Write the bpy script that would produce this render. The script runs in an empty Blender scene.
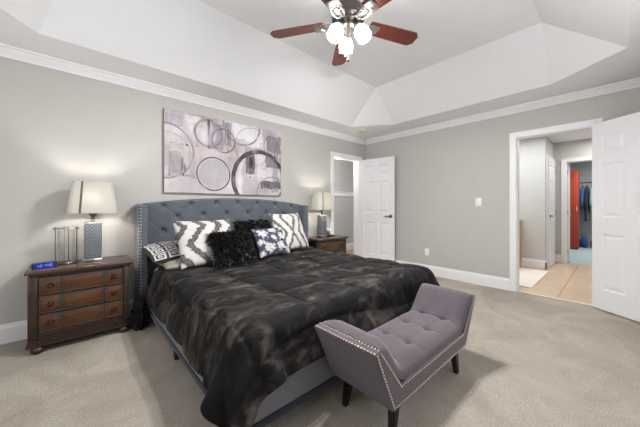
import bpy, bmesh, math, random
import numpy as np
from mathutils import Vector, Matrix, noise

random.seed(7)
np.random.seed(7)
R = math.radians
C = bpy.context.scene.collection

# ------------------------------------------------------------------ camera, world, lights, exposure
sc = bpy.context.scene
cam_d = bpy.data.cameras.new('camera')
cam_d.sensor_width = 36.0
cam_d.lens = 270.33 / 640 * 36.0
cam_d.shift_y = -0.01169
cam_d.clip_start = 0.02
cam = bpy.data.objects.new('camera', cam_d)
cam.location = (0, 0, 1.147)
cam.rotation_euler = (R(90), 0, 0.8325 - R(90))
C.objects.link(cam)
sc.camera = cam

w = bpy.data.worlds.new('world')
sc.world = w
w.use_nodes = True
w.node_tree.nodes['Background'].inputs[0].default_value = (0.8, 0.88, 1.0, 1)
w.node_tree.nodes['Background'].inputs[1].default_value = 1.0

sc.view_settings.view_transform = 'Standard'
sc.view_settings.look = 'None'
sc.view_settings.gamma = 1
sc.view_settings.use_curve_mapping = False
sc.view_settings.exposure = 0.66

FAN = Vector((1.60, 1.43, 2.60))
BULB_W, LAMP_W, FILL_W, HALL_W = 112.0, 7.0, 10.0, 20.0


def light(name, kind, loc, watt, col=(1, 1, 1), size=0.1, rot=(0, 0, 0), size_y=None):
    d = bpy.data.lights.new(name, kind)
    d.energy = watt
    d.color = col
    if kind == 'AREA':
        d.size = size
        if size_y:
            d.shape = 'RECTANGLE'
            d.size_y = size_y
    else:
        d.shadow_soft_size = size
    o = bpy.data.objects.new(name, d)
    o.location = loc
    o.rotation_euler = rot
    C.objects.link(o)
    return o


# added fill lights, set in two assumed windows behind the camera
light('window_fill_light', 'AREA', (-1.20, 1.45, 1.50), FILL_W, (1.0, 0.99, 0.97), 1.7, (0, R(-90), 0), 2.2)
light('window_fill_light', 'AREA', (1.70, -0.57, 1.50), FILL_W * 1.1, (1.0, 0.99, 0.97), 2.3, (R(90), 0, 0), 1.5)
# ceiling lights of the rooms beyond
light('hall_ceiling_light', 'AREA', (5.30, 1.25, 2.40), HALL_W * 1.15, (0.97, 0.99, 1.0), 1.4)
light('hall_ceiling_light', 'AREA', (6.80, 0.1, 2.40), HALL_W * 0.35, (1.0, 0.96, 0.9), 0.4)
light('far_room_light', 'AREA', (9.2, -0.2, 2.38), HALL_W * 1.9, (0.95, 0.98, 1.0), 0.8)
light('closet_light', 'POINT', (4.05, 4.0, 1.9), 18.0, (1.0, 0.97, 0.92), 0.1)

# ------------------------------------------------------------------ node helpers


def lin(c):
    return tuple((x / 255 / 12.92) if x / 255 <= 0.04045 else ((x / 255 + 0.055) / 1.055) ** 2.4 for x in c)


class M:
    def __init__(s, name):
        s.m = bpy.data.materials.new(name)
        s.m.use_nodes = True
        s.t = s.m.node_tree
        s.b = s.t.nodes['Principled BSDF']

    def n(s, typ, **kw):
        nd = s.t.nodes.new(typ)
        for k, v in kw.items():
            if k.startswith('i_'):
                key = k[2:].replace('_', ' ')
                nd.inputs[key].default_value = v
            else:
                setattr(nd, k, v)
        return nd

    def l(s, a, b):
        s.t.links.new(a, b)

    def coords(s, scale=(1, 1, 1)):
        tc = s.n('ShaderNodeTexCoord')
        mp = s.n('ShaderNodeMapping')
        mp.inputs['Scale'].default_value = scale
        s.l(tc.outputs['Object'], mp.inputs['Vector'])
        return mp.outputs['Vector']

    def noise(s, vec, scale, detail=4, rough=0.55, dist=0.0):
        nd = s.n('ShaderNodeTexNoise')
        nd.inputs['Scale'].default_value = scale
        nd.inputs['Detail'].default_value = detail
        nd.inputs['Roughness'].default_value = rough
        nd.inputs['Distortion'].default_value = dist
        s.l(vec, nd.inputs['Vector'])
        return nd.outputs['Fac']

    def ramp(s, fac, stops):
        r = s.n('ShaderNodeValToRGB')
        e = r.color_ramp.elements
        while len(e) < len(stops):
            e.new(0.5)
        for el, (p, c) in zip(e, stops):
            el.position = p
            el.color = (*c, 1)
        s.l(fac, r.inputs['Fac'])
        return r.outputs['Color']

    def mix(s, a, b, fac, mode='MIX'):
        nd = s.n('ShaderNodeMix', data_type='RGBA', blend_type=mode)
        for sock, val in ((nd.inputs[0], fac), (nd.inputs[6], a), (nd.inputs[7], b)):
            if hasattr(val, 'node'):
                s.l(val, sock)
            elif isinstance(val, (int, float)):
                sock.default_value = val
            else:
                sock.default_value = (*val, 1)
        return nd.outputs[2]

    def bump(s, fac, strength, dist=0.01):
        nd = s.n('ShaderNodeBump')
        nd.inputs['Strength'].default_value = strength
        nd.inputs['Distance'].default_value = dist
        s.l(fac, nd.inputs['Height'])
        s.l(nd.outputs['Normal'], s.b.inputs['Normal'])

    def set(s, **kw):
        for k, v in kw.items():
            sock = s.b.inputs[k.replace('_', ' ')]
            if hasattr(v, 'node'):
                s.l(v, sock)
            elif isinstance(v, tuple) and len(v) == 3:
                sock.default_value = (*v, 1) if sock.type == 'RGBA' else v
            else:
                sock.default_value = v
        return s


def plain(name, rgb, rough=0.6, metal=0.0, var=0.06, scale=8, bump=0.0, bscale=60, **kw):
    m = M(name)
    c = lin(rgb)
    v = m.coords()
    f = m.noise(v, scale, 3)
    lo = tuple(x * (1 - var) for x in c)
    hi = tuple(min(1, x * (1 + var)) for x in c)
    m.set(Base_Color=m.ramp(f, [(0.3, lo), (0.7, hi)]), Roughness=rough, Metallic=metal, **kw)
    if bump:
        m.bump(m.noise(v, bscale, 3), bump, 0.004)
    return m.m


def wood(name, dark, light_, scale=1.0, axis=(1.5, 14, 14), rough=0.38):
    m = M(name)
    v = m.coords(tuple(a * scale for a in axis))
    f1 = m.noise(v, 3.0, 6, 0.6, 1.2)
    f2 = m.noise(v, 14.0, 4, 0.6, 0.3)
    col = m.ramp(f1, [(0.28, lin(dark)), (0.72, lin(light_))])
    col = m.mix(col, lin(dark), m.ramp(f2, [(0.52, (0, 0, 0)), (0.75, (0.6, 0.6, 0.6))]))
    m.set(Base_Color=col, Roughness=rough)
    m.bump(f2, 0.12, 0.002)
    return m.m


def fabric(name, rgb, rough=0.9, sheen=0.25, var=0.1, weave=420):
    m = M(name)
    v = m.coords()
    c = lin(rgb)
    f = m.noise(v, 9, 4)
    g = m.noise(v, weave, 2)
    col = m.ramp(f, [(0.3, tuple(x * (1 - var) for x in c)), (0.7, tuple(x * (1 + var) for x in c))])
    col = m.mix(col, tuple(x * 0.62 for x in c), m.ramp(g, [(0.48, (0, 0, 0)), (0.62, (0.55, 0.55, 0.55))]))
    m.set(Base_Color=col, Roughness=rough, Sheen_Weight=sheen, Sheen_Roughness=0.5)
    m.bump(g, 0.25, 0.002)
    return m.m


def attr_mat(name, rough=0.85, sheen=0.1, weave=300, bump=0.25):
    m = M(name)
    a = m.n('ShaderNodeVertexColor', layer_name='col')
    m.set(Base_Color=a.outputs['Color'], Roughness=rough, Sheen_Weight=sheen)
    m.bump(m.noise(m.coords(), weave, 2), bump, 0.002)
    return m.m


# ------------------------------------------------------------------ materials
MAT = {}
MAT['wall'] = plain('greige_wall_paint', (186, 184, 179), 0.75, var=0.015, bump=0.04, bscale=180)
MAT['ceil'] = plain('ceiling_paint', (234, 234, 236), 0.85, var=0.01, bump=0.03, bscale=150)
MAT['trim'] = plain('white_trim_paint', (232, 232, 233), 0.4, var=0.01)
MAT['door'] = plain('white_door_paint', (228, 228, 230), 0.42, var=0.01)
MAT['hallwall'] = plain('hall_wall_paint', (196, 196, 194), 0.75, var=0.015)
MAT['farwall'] = plain('far_wall_paint', (186, 187, 186), 0.75, var=0.02)
MAT['nickel'] = plain('brushed_nickel', (176, 172, 168), 0.28, 1.0, var=0.05, scale=30)
MAT['pewter'] = plain('dark_pewter', (116, 110, 106), 0.3, 1.0, var=0.08, scale=30)
MAT['chrome'] = plain('polished_nickel', (205, 203, 200), 0.15, 1.0, var=0.02)
MAT['champagne'] = plain('champagne_nickel', (186, 170, 156), 0.35, 1.0, var=0.05)
MAT['black'] = plain('black_lacquer', (16, 14, 14), 0.3, var=0.1)
MAT['bronze'] = plain('dark_bronze', (58, 44, 36), 0.4, 0.7, var=0.2)
MAT['wood'] = wood('walnut_frame', (30, 18, 12), (62, 38, 25))
MAT['drawerwood'] = wood('walnut_drawer_front', (46, 25, 10), (100, 60, 28))
MAT['woodtop'] = wood('walnut_top', (50, 36, 29), (92, 70, 58), rough=0.25)
MAT['edge'] = wood('walnut_edge_highlight', (62, 50, 46), (92, 78, 70))
MAT['blade'] = wood('mahogany_blade', (70, 27, 19), (128, 60, 44), 1.0, (2, 26, 26), 0.35)
MAT['headboard'] = fabric('slate_blue_linen', (86, 91, 99), weave=380)
MAT['rail'] = fabric('grey_linen', (104, 104, 109), weave=330)
MAT['navy'] = fabric('navy_binding', (31, 35, 50))
MAT['bench'] = fabric('mauve_grey_linen', (76, 67, 73), weave=420, sheen=0.2)
MAT['cream'] = fabric('cream_mattress_ticking', (205, 196, 182))
MAT['taupe'] = plain('taupe_satin', (128, 116, 104), 0.35, var=0.08, Sheen_Weight=0.3)
MAT['plastic'] = plain('white_plastic', (236, 235, 230), 0.4, var=0.01)
MAT['beige'] = plain('aged_beige_plastic', (212, 198, 166), 0.5, var=0.03)
MAT['blackplastic'] = plain('black_plastic', (14, 14, 18), 0.2, var=0.1)
MAT['attr'] = attr_mat('printed_cotton')
MAT['art'] = attr_mat('painted_canvas', 0.7, 0.0, 500, 0.35)
MAT['pile'] = attr_mat('shag_pile', 0.45, 0.0, 100, 0.0)

m = M('carpet_pile')
v = m.coords()
f1 = m.noise(v, 1.7, 6, 0.62, 1.2)
f2 = m.noise(v, 85, 4, 0.75)
f3 = m.noise(v, 170, 3, 0.8)
col = m.ramp(f1, [(0.36, lin((208, 193, 172))), (0.64, lin((243, 231, 213)))])
col = m.mix(col, lin((136, 122, 106)), m.ramp(f2, [(0.38, (0.3, 0.3, 0.3)), (0.58, (0, 0, 0))]))
col = m.mix(col, lin((110, 99, 88)), m.ramp(f3, [(0.38, (0.42, 0.42, 0.42)), (0.62, (0, 0, 0))]))
m.set(Base_Color=col, Roughness=0.95, Sheen_Weight=0.2)
mx = m.n('ShaderNodeMath', operation='ADD')
m.l(f2, mx.inputs[0]); m.l(f3, mx.inputs[1])
m.bump(mx.outputs[0], 1.0, 0.016)
MAT['carpet'] = m.m

m = M('hall_tile')
v = m.coords()
br = m.n('ShaderNodeTexBrick', offset=0.0)
br.inputs['Color1'].default_value = (*lin((196, 172, 146)), 1)
br.inputs['Color2'].default_value = (*lin((204, 181, 155)), 1)
br.inputs['Mortar'].default_value = (*lin((150, 126, 102)), 1)
br.inputs['Scale'].default_value = 1.0
br.inputs['Mortar Size'].default_value = 0.006
br.inputs['Brick Width'].default_value = 0.86
br.inputs['Row Height'].default_value = 0.504
m.l(v, br.inputs['Vector'])
col = m.mix(br.outputs['Color'], lin((178, 150, 122)), m.ramp(m.noise(v, 5, 5), [(0.45, (0, 0, 0)), (0.75, (0.5, 0.5, 0.5))]))
m.set(Base_Color=col, Roughness=0.3)
MAT['tile'] = m.m
MAT['teal'] = plain('teal_carpet', (150, 166, 164), 0.95, var=0.1, scale=20, bump=0.4, bscale=200)
MAT['oak'] = wood('oak_floor', (150, 112, 82), (190, 150, 116))
MAT['vanity'] = wood('honey_oak', (204, 148, 98), (232, 184, 136))

m = M('black_plush')
v = m.coords((0.8, 1.25, 1.0))
f1 = m.noise(v, 3.6, 7, 0.62, 1.1)
va = m.coords((1.0, 2.2, 0.8))
f2 = m.noise(va, 7, 4, 0.55, 0.9)
f3 = m.noise(m.coords(), 240, 2)
mk = m.ramp(f1, [(0.47, (0, 0, 0)), (0.66, (1, 1, 1))])
mk2 = m.ramp(f2, [(0.40, (0, 0, 0)), (0.66, (1, 1, 1))])
col = m.mix(lin((7, 6, 6)), lin((19, 17, 16)), mk2)
col = m.mix(col, m.mix(lin((32, 29, 28)), lin((88, 81, 76)), mk2), mk)  # grey patches paint the plush's crushed sheen into the base colour
m.set(Base_Color=col, Roughness=0.85, Specular_IOR_Level=0.2, Sheen_Weight=0.05, Sheen_Roughness=0.3)
mx = m.n('ShaderNodeMath', operation='MULTIPLY_ADD')
mx.inputs[1].default_value = 0.25
m.l(f3, mx.inputs[0]); m.l(f2, mx.inputs[2])
m.bump(mx.outputs[0], 0.5, 0.012)
MAT['plush'] = m.m

m = M('lamp_shade_linen')
m.set(Base_Color=lin((196, 193, 185)), Roughness=0.9)
tl = m.n('ShaderNodeBsdfTranslucent')
tl.inputs['Color'].default_value = (*lin((246, 240, 226)), 1)
ms = m.n('ShaderNodeMixShader')
ms.inputs[0].default_value = 0.10
m.l(m.b.outputs[0], ms.inputs[1]); m.l(tl.outputs[0], ms.inputs[2])
m.l(ms.outputs[0], m.t.nodes['Material Output'].inputs['Surface'])
m.bump(m.noise(m.coords((1, 1, 0.15)), 260, 2), 0.1, 0.002)
MAT['shade'] = m.m

m = M('frosted_glass_lit')
m.set(Base_Color=(0.95, 0.95, 0.95), Roughness=0.4, Emission_Color=lin((255, 250, 240)), Emission_Strength=2.2)
tp = m.n('ShaderNodeBsdfTransparent')
ms = m.n('ShaderNodeMixShader')
ms.inputs[0].default_value = 0.17
m.l(m.b.outputs[0], ms.inputs[1]); m.l(tp.outputs[0], ms.inputs[2])
m.l(ms.outputs[0], m.t.nodes['Material Output'].inputs['Surface'])
MAT['frost'] = m.m

m = M('clear_glass')
m.set(Base_Color=(0.97, 0.98, 0.98), Roughness=0.02, IOR=1.3, Transmission_Weight=1.0)
tp = m.n('ShaderNodeBsdfTransparent')
ms = m.n('ShaderNodeMixShader')
ms.inputs[0].default_value = 0.4
m.l(m.b.outputs[0], ms.inputs[1]); m.l(tp.outputs[0], ms.inputs[2])
m.l(ms.outputs[0], m.t.nodes['Material Output'].inputs['Surface'])
MAT['glass'] = m.m

m = M('blue_led')
m.set(Base_Color=(0.02, 0.05, 0.6), Emission_Color=(0.05, 0.14, 1.0), Emission_Strength=2.2)
MAT['led'] = m.m
m = M('blue_lit_display')
m.set(Base_Color=(0.01, 0.01, 0.12), Roughness=0.15, Emission_Color=(0.01, 0.02, 0.7), Emission_Strength=0.10)
MAT['display'] = m.m

m = M('woven_silver_ceramic')
v = m.coords()
br = m.n('ShaderNodeTexBrick')
br.inputs['Color1'].default_value = (*lin((52, 55, 60)), 1)
br.inputs['Color2'].default_value = (*lin((66, 69, 74)), 1)
br.inputs['Mortar'].default_value = (*lin((122, 125, 130)), 1)
br.inputs['Scale'].default_value = 1.0
br.inputs['Mortar Size'].default_value = 0.005
br.inputs['Brick Width'].default_value = 0.031
br.inputs['Row Height'].default_value = 0.0165
sx = m.n('ShaderNodeSeparateXYZ')
m.l(v, sx.inputs[0])
ad = m.n('ShaderNodeMath', operation='ADD')
m.l(sx.outputs[0], ad.inputs[0]); m.l(sx.outputs[1], ad.inputs[1])
cb = m.n('ShaderNodeCombineXYZ')
m.l(ad.outputs[0], cb.inputs[0]); m.l(sx.outputs[2], cb.inputs[1])
m.l(cb.outputs[0], br.inputs['Vector'])
m.set(Base_Color=br.outputs['Color'], Roughness=0.4)
m.bump(br.outputs['Fac'], 0.5, 0.004)
MAT['weave'] = m.m


def cloth_mat(name, rgb):
    return fabric(name, rgb, weave=200)


# ------------------------------------------------------------------ geometry helpers
def box(bm, lo, hi, bev=0.0, seg=2):
    lo, hi = Vector(lo), Vector(hi)
    r = bmesh.ops.create_cube(bm, size=1.0)
    vs = r['verts']
    for q in vs:
        q.co = Vector(((lo[i] + hi[i]) / 2 + q.co[i] * (hi[i] - lo[i])) for i in range(3))
    if bev > 0:
        es = list({e for q in vs for e in q.link_edges})
        bmesh.ops.bevel(bm, geom=es, offset=bev, segments=seg, affect='EDGES', profile=0.5)
    return vs


def lathe(bm, prof, n=24, loc=(0, 0, 0), mat=None, sx=1.0, sy=1.0):
    rings = []
    T = mat or Matrix.Identity(4)
    L = Vector(loc)
    for r, z in prof:
        if r < 1e-6:
            rings.append([bm.verts.new(T @ Vector((0, 0, z)) + L)])
        else:
            rings.append([bm.verts.new(T @ Vector((r * sx * math.cos(2 * math.pi * k / n), r * sy * math.sin(2 * math.pi * k / n), z)) + L) for k in range(n)])
    for a, b in zip(rings, rings[1:]):
        if len(a) == 1 and len(b) == 1:
            continue
        for k in range(n):
            k2 = (k + 1) % n
            if len(a) == 1:
                bm.faces.new((a[0], b[k2], b[k]))
            elif len(b) == 1:
                bm.faces.new((a[k], a[k2], b[0]))
            else:
                bm.faces.new((a[k], a[k2], b[k2], b[k]))


def tube(bm, pts, r, n=8, cap=True):
    pts = [Vector(p) for p in pts]
    rings = []
    up0 = None
    for i, p in enumerate(pts):
        d = (pts[min(i + 1, len(pts) - 1)] - pts[max(i - 1, 0)]).normalized()
        if up0 is None:
            up0 = Vector((0, 0, 1)) if abs(d.z) < 0.9 else Vector((1, 0, 0))
        a = d.cross(up0)
        if a.length < 1e-5:
            a = d.orthogonal()
        a.normalize()
        b = a.cross(d).normalized()
        up0 = b
        rr = r[i] if isinstance(r, (list, tuple)) else r
        rings.append([bm.verts.new(p + a * rr * math.cos(2 * math.pi * k / n) + b * rr * math.sin(2 * math.pi * k / n)) for k in range(n)])
    for x, y in zip(rings, rings[1:]):
        for k in range(n):
            bm.faces.new((x[k], x[(k + 1) % n], y[(k + 1) % n], y[k]))
    if cap:
        bm.faces.new(rings[0][::-1])
        bm.faces.new(rings[-1])


def prism(bm, poly, axis, a, b):
    """extrude a 2D polygon along an axis (0,1,2) from a to b"""
    def mk(p, t):
        c = [0, 0, 0]
        o = [i for i in range(3) if i != axis]
        c[o[0]], c[o[1]] = p
        c[axis] = t
        return bm.verts.new(c)
    A = [mk(p, a) for p in poly]
    B = [mk(p, b) for p in poly]
    bm.faces.new(A)
    bm.faces.new(B[::-1])
    for i in range(len(poly)):
        j = (i + 1) % len(poly)
        bm.faces.new((A[j], A[i], B[i], B[j]))


def quad(bm, a, b, c, d):
    return bm.faces.new([bm.verts.new(p) for p in (a, b, c, d)])


def obj(name, bm, mat, parent=None, smooth=False, loc=None, rot=None, mods=None, angle=40):
    bmesh.ops.recalc_face_normals(bm, faces=bm.faces)
    me = bpy.data.meshes.new(name)
    bm.to_mesh(me)
    bm.free()
    me.materials.append(mat)
    if smooth:
        me.shade_smooth()
        if smooth == 'auto':
            me.set_sharp_from_angle(angle=R(angle))
    o = bpy.data.objects.new(name, me)
    C.objects.link(o)
    if parent:
        o.parent = parent
    if loc:
        o.location = loc
    if rot:
        o.rotation_euler = rot
    return o


def tag(o, label, cat, group=None, kind=None):
    if label:
        o['label'] = label
    if cat:
        o['category'] = cat
    if group:
        o['group'] = group
    if kind:
        o['kind'] = kind
    return o


def thing(name, label, cat, loc=(0, 0, 0), rz=0.0, group=None):
    o = bpy.data.objects.new(name, None)
    o.empty_display_size = 0.1
    o.location = loc
    o.rotation_euler = (0, 0, rz)
    C.objects.link(o)
    return tag(o, label, cat, group)


def struct(name, bm, mat, label=None, smooth=False, parent=None):
    o = obj(name, bm, mat, parent, smooth)
    if parent is None:
        o['kind'] = 'structure'
        if label:
            o['label'] = label
            o['category'] = name.split('_')[0]
    return o


def copy_tree(o, parent=None):
    c = o.copy()
    C.objects.link(c)
    if parent:
        c.parent = parent
    for ch in list(o.children):
        copy_tree(ch, c)
    return c


def nb():
    return bmesh.new()


# ------------------------------------------------------------------ room shell
XL, XB, YF, YA, H = -1.18, 4.379, -0.55, 3.449, 2.47
TH = 0.12
CA0, CA1, CAH = 3.46, 4.185, 2.05        # closet opening in the back wall
HB0, HB1, HBH = 0.175, 0.91, 2.06        # hall opening in the right wall

b = nb(); box(b, (XL - TH, YF - TH, -0.1), (XB + 0.03, YA + 0.02, 0.0))
struct('floor', b, MAT['carpet'], 'beige cut pile carpet covering the bedroom floor')

b = nb()
box(b, (XL - TH, YA, -0.1), (CA0, YA + TH, 2.9))
box(b, (CA0, YA, CAH), (CA1, YA + TH, 2.9))
box(b, (CA1, YA, -0.1), (XB, YA + TH, 2.9))
struct('wall_back', b, MAT['wall'], 'greige painted wall behind the bed')
b = nb()
box(b, (XB, HB1, -0.1), (XB + TH, YA + TH, 2.9))
box(b, (XB, HB0, HBH), (XB + TH, HB1, 2.9))
box(b, (XB, YF - TH, -0.1), (XB + TH, HB0, 2.9))
struct('wall_right', b, MAT['wall'], 'greige painted wall with the doorway to the hall')
b = nb()                                     # wall with a window, behind and left of the camera
box(b, (XL - TH, YF, -0.1), (XL, 0.35, 2.9)); box(b, (XL - TH, 2.55, -0.1), (XL, YA, 2.9))
box(b, (XL - TH, 0.35, -0.1), (XL, 2.55, 0.65)); box(b, (XL - TH, 0.35, 2.35), (XL, 2.55, 2.9))
struct('wall_left', b, MAT['wall'], 'greige painted wall with a window, behind the camera')
b = nb()
box(b, (XL - TH, YF - TH, -0.1), (0.55, YF, 2.9)); box(b, (2.85, YF - TH, -0.1), (XB, YF, 2.9))
box(b, (0.55, YF - TH, -0.1), (2.85, YF, 0.75)); box(b, (0.55, YF - TH, 2.25), (2.85, YF, 2.9))
struct('wall_front', b, MAT['wall'], 'greige painted wall with a window, beside the camera')

# tray ceiling: flat border, eight sloped faces (four triangles at the corners), raised flat centre
b = nb()
tx0, tx1, ty0, ty1, cx_, cy_ = -0.62, 3.84, -0.06, 2.985, 0.42, 0.55
TZ = 2.85
ux0, ux1, uy0, uy1 = 0.02, 3.205, 0.47, 2.335
E0 = [(tx0 + cx_, ty0), (tx1 - cx_, ty0), (tx1, ty0 + cy_), (tx1, ty1 - cy_), (tx1 - cx_, ty1), (tx0 + cx_, ty1), (tx0, ty1 - cy_), (tx0, ty0 + cy_)]
V0 = [b.verts.new((x, y, H)) for x, y in E0]
U = [b.verts.new((x, y, TZ)) for x, y in ((ux0, uy0), (ux1, uy0), (ux1, uy1), (ux0, uy1))]
O = [b.verts.new((x, y, H)) for x, y in ((XL - .05, YF - .05), (XB + .05, YF - .05), (XB + .05, YA + .05), (XL - .05, YA + .05))]
b.faces.new(U)
b.faces.new((V0[0], V0[1], U[1], U[0])); b.faces.new((V0[1], V0[2], U[1])); b.faces.new((V0[2], V0[3], U[2], U[1]))
b.faces.new((V0[3], V0[4], U[2])); b.faces.new((V0[4], V0[5], U[3], U[2])); b.faces.new((V0[5], V0[6], U[3]))
b.faces.new((V0[6], V0[7], U[0], U[3])); b.faces.new((V0[7], V0[0], U[0]))
b.faces.new((O[0], O[1], V0[1], V0[0])); b.faces.new((O[1], V0[2], V0[1])); b.faces.new((O[1], O[2], V0[3], V0[2]))
b.faces.new((O[2], V0[4], V0[3])); b.faces.new((O[2], O[3], V0[5], V0[4])); b.faces.new((O[3], V0[6], V0[5]))
b.faces.new((O[3], O[0], V0[7], V0[6])); b.faces.new((O[0], V0[0], V0[7]))
struct('ceiling', b, MAT['ceil'], 'white tray ceiling with a raised centre and clipped corners')
# lid above so no sky light leaks in
b = nb(); box(b, (XL - TH, YF - TH, 2.9), (XB + TH, YA + TH, 3.0))
struct('roof', b, MAT['ceil'])

# crown moulding
CP = [(0, 0), (0.012, 0), (0.016, 0.012), (0.028, 0.024), (0.05, 0.045), (0.062, 0.062), (0.078, 0.068), (0.08, 0.08), (0, 0.08)]


def sweep_room(bm, prof, z0):
    cor = [(XL, YF), (XB, YF), (XB, YA), (XL, YA)]
    sg = [(1, 1), (-1, 1), (-1, -1), (1, -1)]
    rings = []
    for (x, y), (a, c) in zip(cor, sg):
        rings.append([bm.verts.new((x + a * d, y + c * d, z0 + z)) for d, z in prof])
    for i in range(4):
        A, B = rings[i], rings[(i + 1) % 4]
        for k in range(len(prof)):
            k2 = (k + 1) % len(prof)
            bm.faces.new((A[k], A[k2], B[k2], B[k]))


b = nb(); sweep_room(b, CP, H - 0.08)
struct('trim_1', b, MAT['trim'], 'white crown moulding running round the ceiling')

# baseboards
BP = [(0, 0), (0.018, 0), (0.018, 0.125), (0.013, 0.14), (0.009, 0.16), (0, 0.16)]


def base_y(bm, x0, x1, y, s):      # along x on a wall at y, room on side s
    prism(bm, [(y + s * d, z) for d, z in BP], 0, x0, x1)


def base_x(bm, y0, y1, x, s):
    prism(bm, [(x + s * d, z) for d, z in BP], 1, y0, y1)


b = nb(); base_y(b, XL, CA0 - 0.07, YA, -1); base_y(b, CA1 + 0.07, XB, YA, -1)
struct('baseboard_back', b, MAT['trim'], 'tall white baseboard along the wall behind the bed')
b = nb(); base_x(b, HB1 + 0.072, YA, XB, -1); base_x(b, YF, HB0 - 0.072, XB, -1)
struct('baseboard_right', b, MAT['trim'], 'tall white baseboard along the wall with the hall doorway')
b = nb(); base_x(b, YF, YA, XL, 1)
struct('baseboard_left', b, MAT['trim'])
b = nb(); base_y(b, XL, XB, YF, 1)
struct('baseboard_front', b, MAT['trim'])


def casing(bm, w0, w1, h, plane, axis, s, cw=0.07, th=0.02, jamb=TH):
    """door casing on a wall plane; axis 0: opening runs along x, 1: along y"""
    def bx(a0, a1, z0, z1, d0, d1, bev=0.005):
        lo, hi = [0, 0, z0], [0, 0, z1]
        lo[axis], hi[axis] = a0, a1
        e0, e1 = plane + s * d0, plane + s * d1
        lo[1 - axis], hi[1 - axis] = min(e0, e1), max(e0, e1)
        box(bm, lo, hi, bev)
    bx(w0 - cw, w0 + 0.004, 0, h + cw, 0, th); bx(w1 - 0.004, w1 + cw, 0, h + cw, 0, th)
    bx(w0 + 0.004, w1 - 0.004, h - 0.004, h + cw, 0, th)
    bx(w0 - cw, w0 - cw + 0.018, 0, h + cw, th, th + 0.008, 0.003); bx(w1 + cw - 0.018, w1 + cw, 0, h + cw, th, th + 0.008, 0.003)
    bx(w0 - cw + 0.018, w1 + cw - 0.018, h + cw - 0.018, h + cw, th, th + 0.008, 0.003)
    # jamb lining inside the opening, and casing on the far side
    bx(w0, w0 + 0.012, 0, h, -jamb, 0, 0); bx(w1 - 0.012, w1, 0, h, -jamb, 0, 0); bx(w0 + 0.012, w1 - 0.012, h - 0.012, h, -jamb, 0, 0)
    bx(w0 - cw, w0 + 0.004, 0, h + cw, -jamb - th, -jamb); bx(w1 - 0.004, w1 + cw, 0, h + cw, -jamb - th, -jamb)
    bx(w0 + 0.004, w1 - 0.004, h - 0.004, h + cw, -jamb - th, -jamb)


b = nb(); casing(b, CA0, CA1, CAH, YA, 0, -1)
struct('trim_2', b, MAT['trim'], 'white casing round the closet doorway beside the far nightstand')
b = nb(); casing(b, HB0, HB1, HBH, XB, 1, -1)
struct('trim_3', b, MAT['trim'], 'white casing round the doorway from bedroom to hall')
b = nb(); box(b, (XB - 0.005, HB0, 0.0), (XB + 0.05, HB1, 0.012), 0.004)
struct('trim_4', b, plain('threshold_strip', (205, 190, 168), 0.4), 'pale threshold strip between carpet and hall tile')

# assumed window frames in the unseen walls, around the fill lights
for k, (lo, hi, ax) in enumerate((((XL - 0.09, 0.35, 0.65), (XL - 0.05, 2.55, 2.35), 0), ((0.55, YF - 0.09, 0.75), (2.85, YF - 0.05, 2.25), 1))):
    b = nb()
    o_ = 1 - ax
    for t0, t1 in ((0, 0.05), (0.475, 0.525), (0.95, 1.0)):
        l2, h2 = list(lo), list(hi)
        l2[o_] = lo[o_] + (hi[o_] - lo[o_]) * t0; h2[o_] = lo[o_] + (hi[o_] - lo[o_]) * t1
        box(b, l2, h2)
    for z0, z1 in ((lo[2], lo[2] + 0.05), (1.45, 1.5), (hi[2] - 0.05, hi[2])):
        l2, h2 = list(lo), list(hi)
        l2[2], h2[2] = z0, z1
        box(b, l2, h2)
    struct('window_%d' % (k + 1), b, MAT['trim'])

# hall beyond the right wall
HX, SX, SY, HC = 6.335, 7.30, 0.877, 2.44
b = nb(); box(b, (XB + 0.03, -1.1, -0.1), (SX + 0.06, 2.7, -0.002))
struct('floor_hall', b, MAT['tile'], 'beige tiled hall floor beyond the doorway')
b = nb(); box(b, (XB + TH, -1.1, HC), (SX + TH, 2.7, HC + 0.1))
struct('ceiling_hall', b, MAT['ceil'])
b = nb(); box(b, (HX, SY, 0), (SX + TH, 2.7, HC)); box(b, (XB + TH, 2.6, 0), (HX, 2.7, HC))
struct('wall_hall', b, MAT['hallwall'], 'pale wall of the hall facing the bedroom doorway')
b = nb(); box(b, (XB + TH, -1.1, 0), (SX, -1.0, HC))
struct('wall_hall_side', b, MAT['hallwall'])
FD0, FD1, FDH = -0.06, 0.69, 2.03
b = nb()
box(b, (SX, FD1, 0), (SX + TH, SY, HC)); box(b, (SX, FD0, FDH), (SX + TH, FD1, HC)); box(b, (SX, -1.1, 0), (SX + TH, FD0, HC))
struct('wall_hall_end', b, MAT['hallwall'], 'wall at the end of the hall with a second doorway')
b = nb()
base_x(b, SY - 0.018, 2.6, HX, -1); base_y(b, HX - 0.018, 6.36, SY, -1); base_x(b, FD1 + 0.07, SY, SX, -1); base_x(b, -1.0, FD0 - 0.07, SX, -1)
struct('baseboard_hall', b, MAT['trim'], 'white baseboard along the hall walls')
b = nb(); casing(b, FD0, FD1, FDH, SX, 1, -1)
struct('trim_5', b, MAT['trim'], 'white casing round the doorway at the end of the hall')

# room at the end of the hall
b = nb(); box(b, (SX + 0.06, -1.6, -0.1), (11.2, 2.0, 0.0))
struct('floor_far', b, MAT['teal'], 'pale teal carpet of the room at the end of the hall')
b = nb(); box(b, (11.1, -1.6, 0), (11.2, 2.0, HC)); box(b, (SX + TH, 0.98, 0), (11.1, 1.08, HC)); box(b, (SX + TH, -1.6, 0), (11.1, -1.5, HC))
struct('wall_far', b, MAT['farwall'], 'grey walls of the room at the end of the hall')
b = nb(); box(b, (SX + TH, -1.6, HC), (11.2, 2.0, HC + 0.1))
struct('ceiling_far', b, MAT['ceil'])

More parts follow.
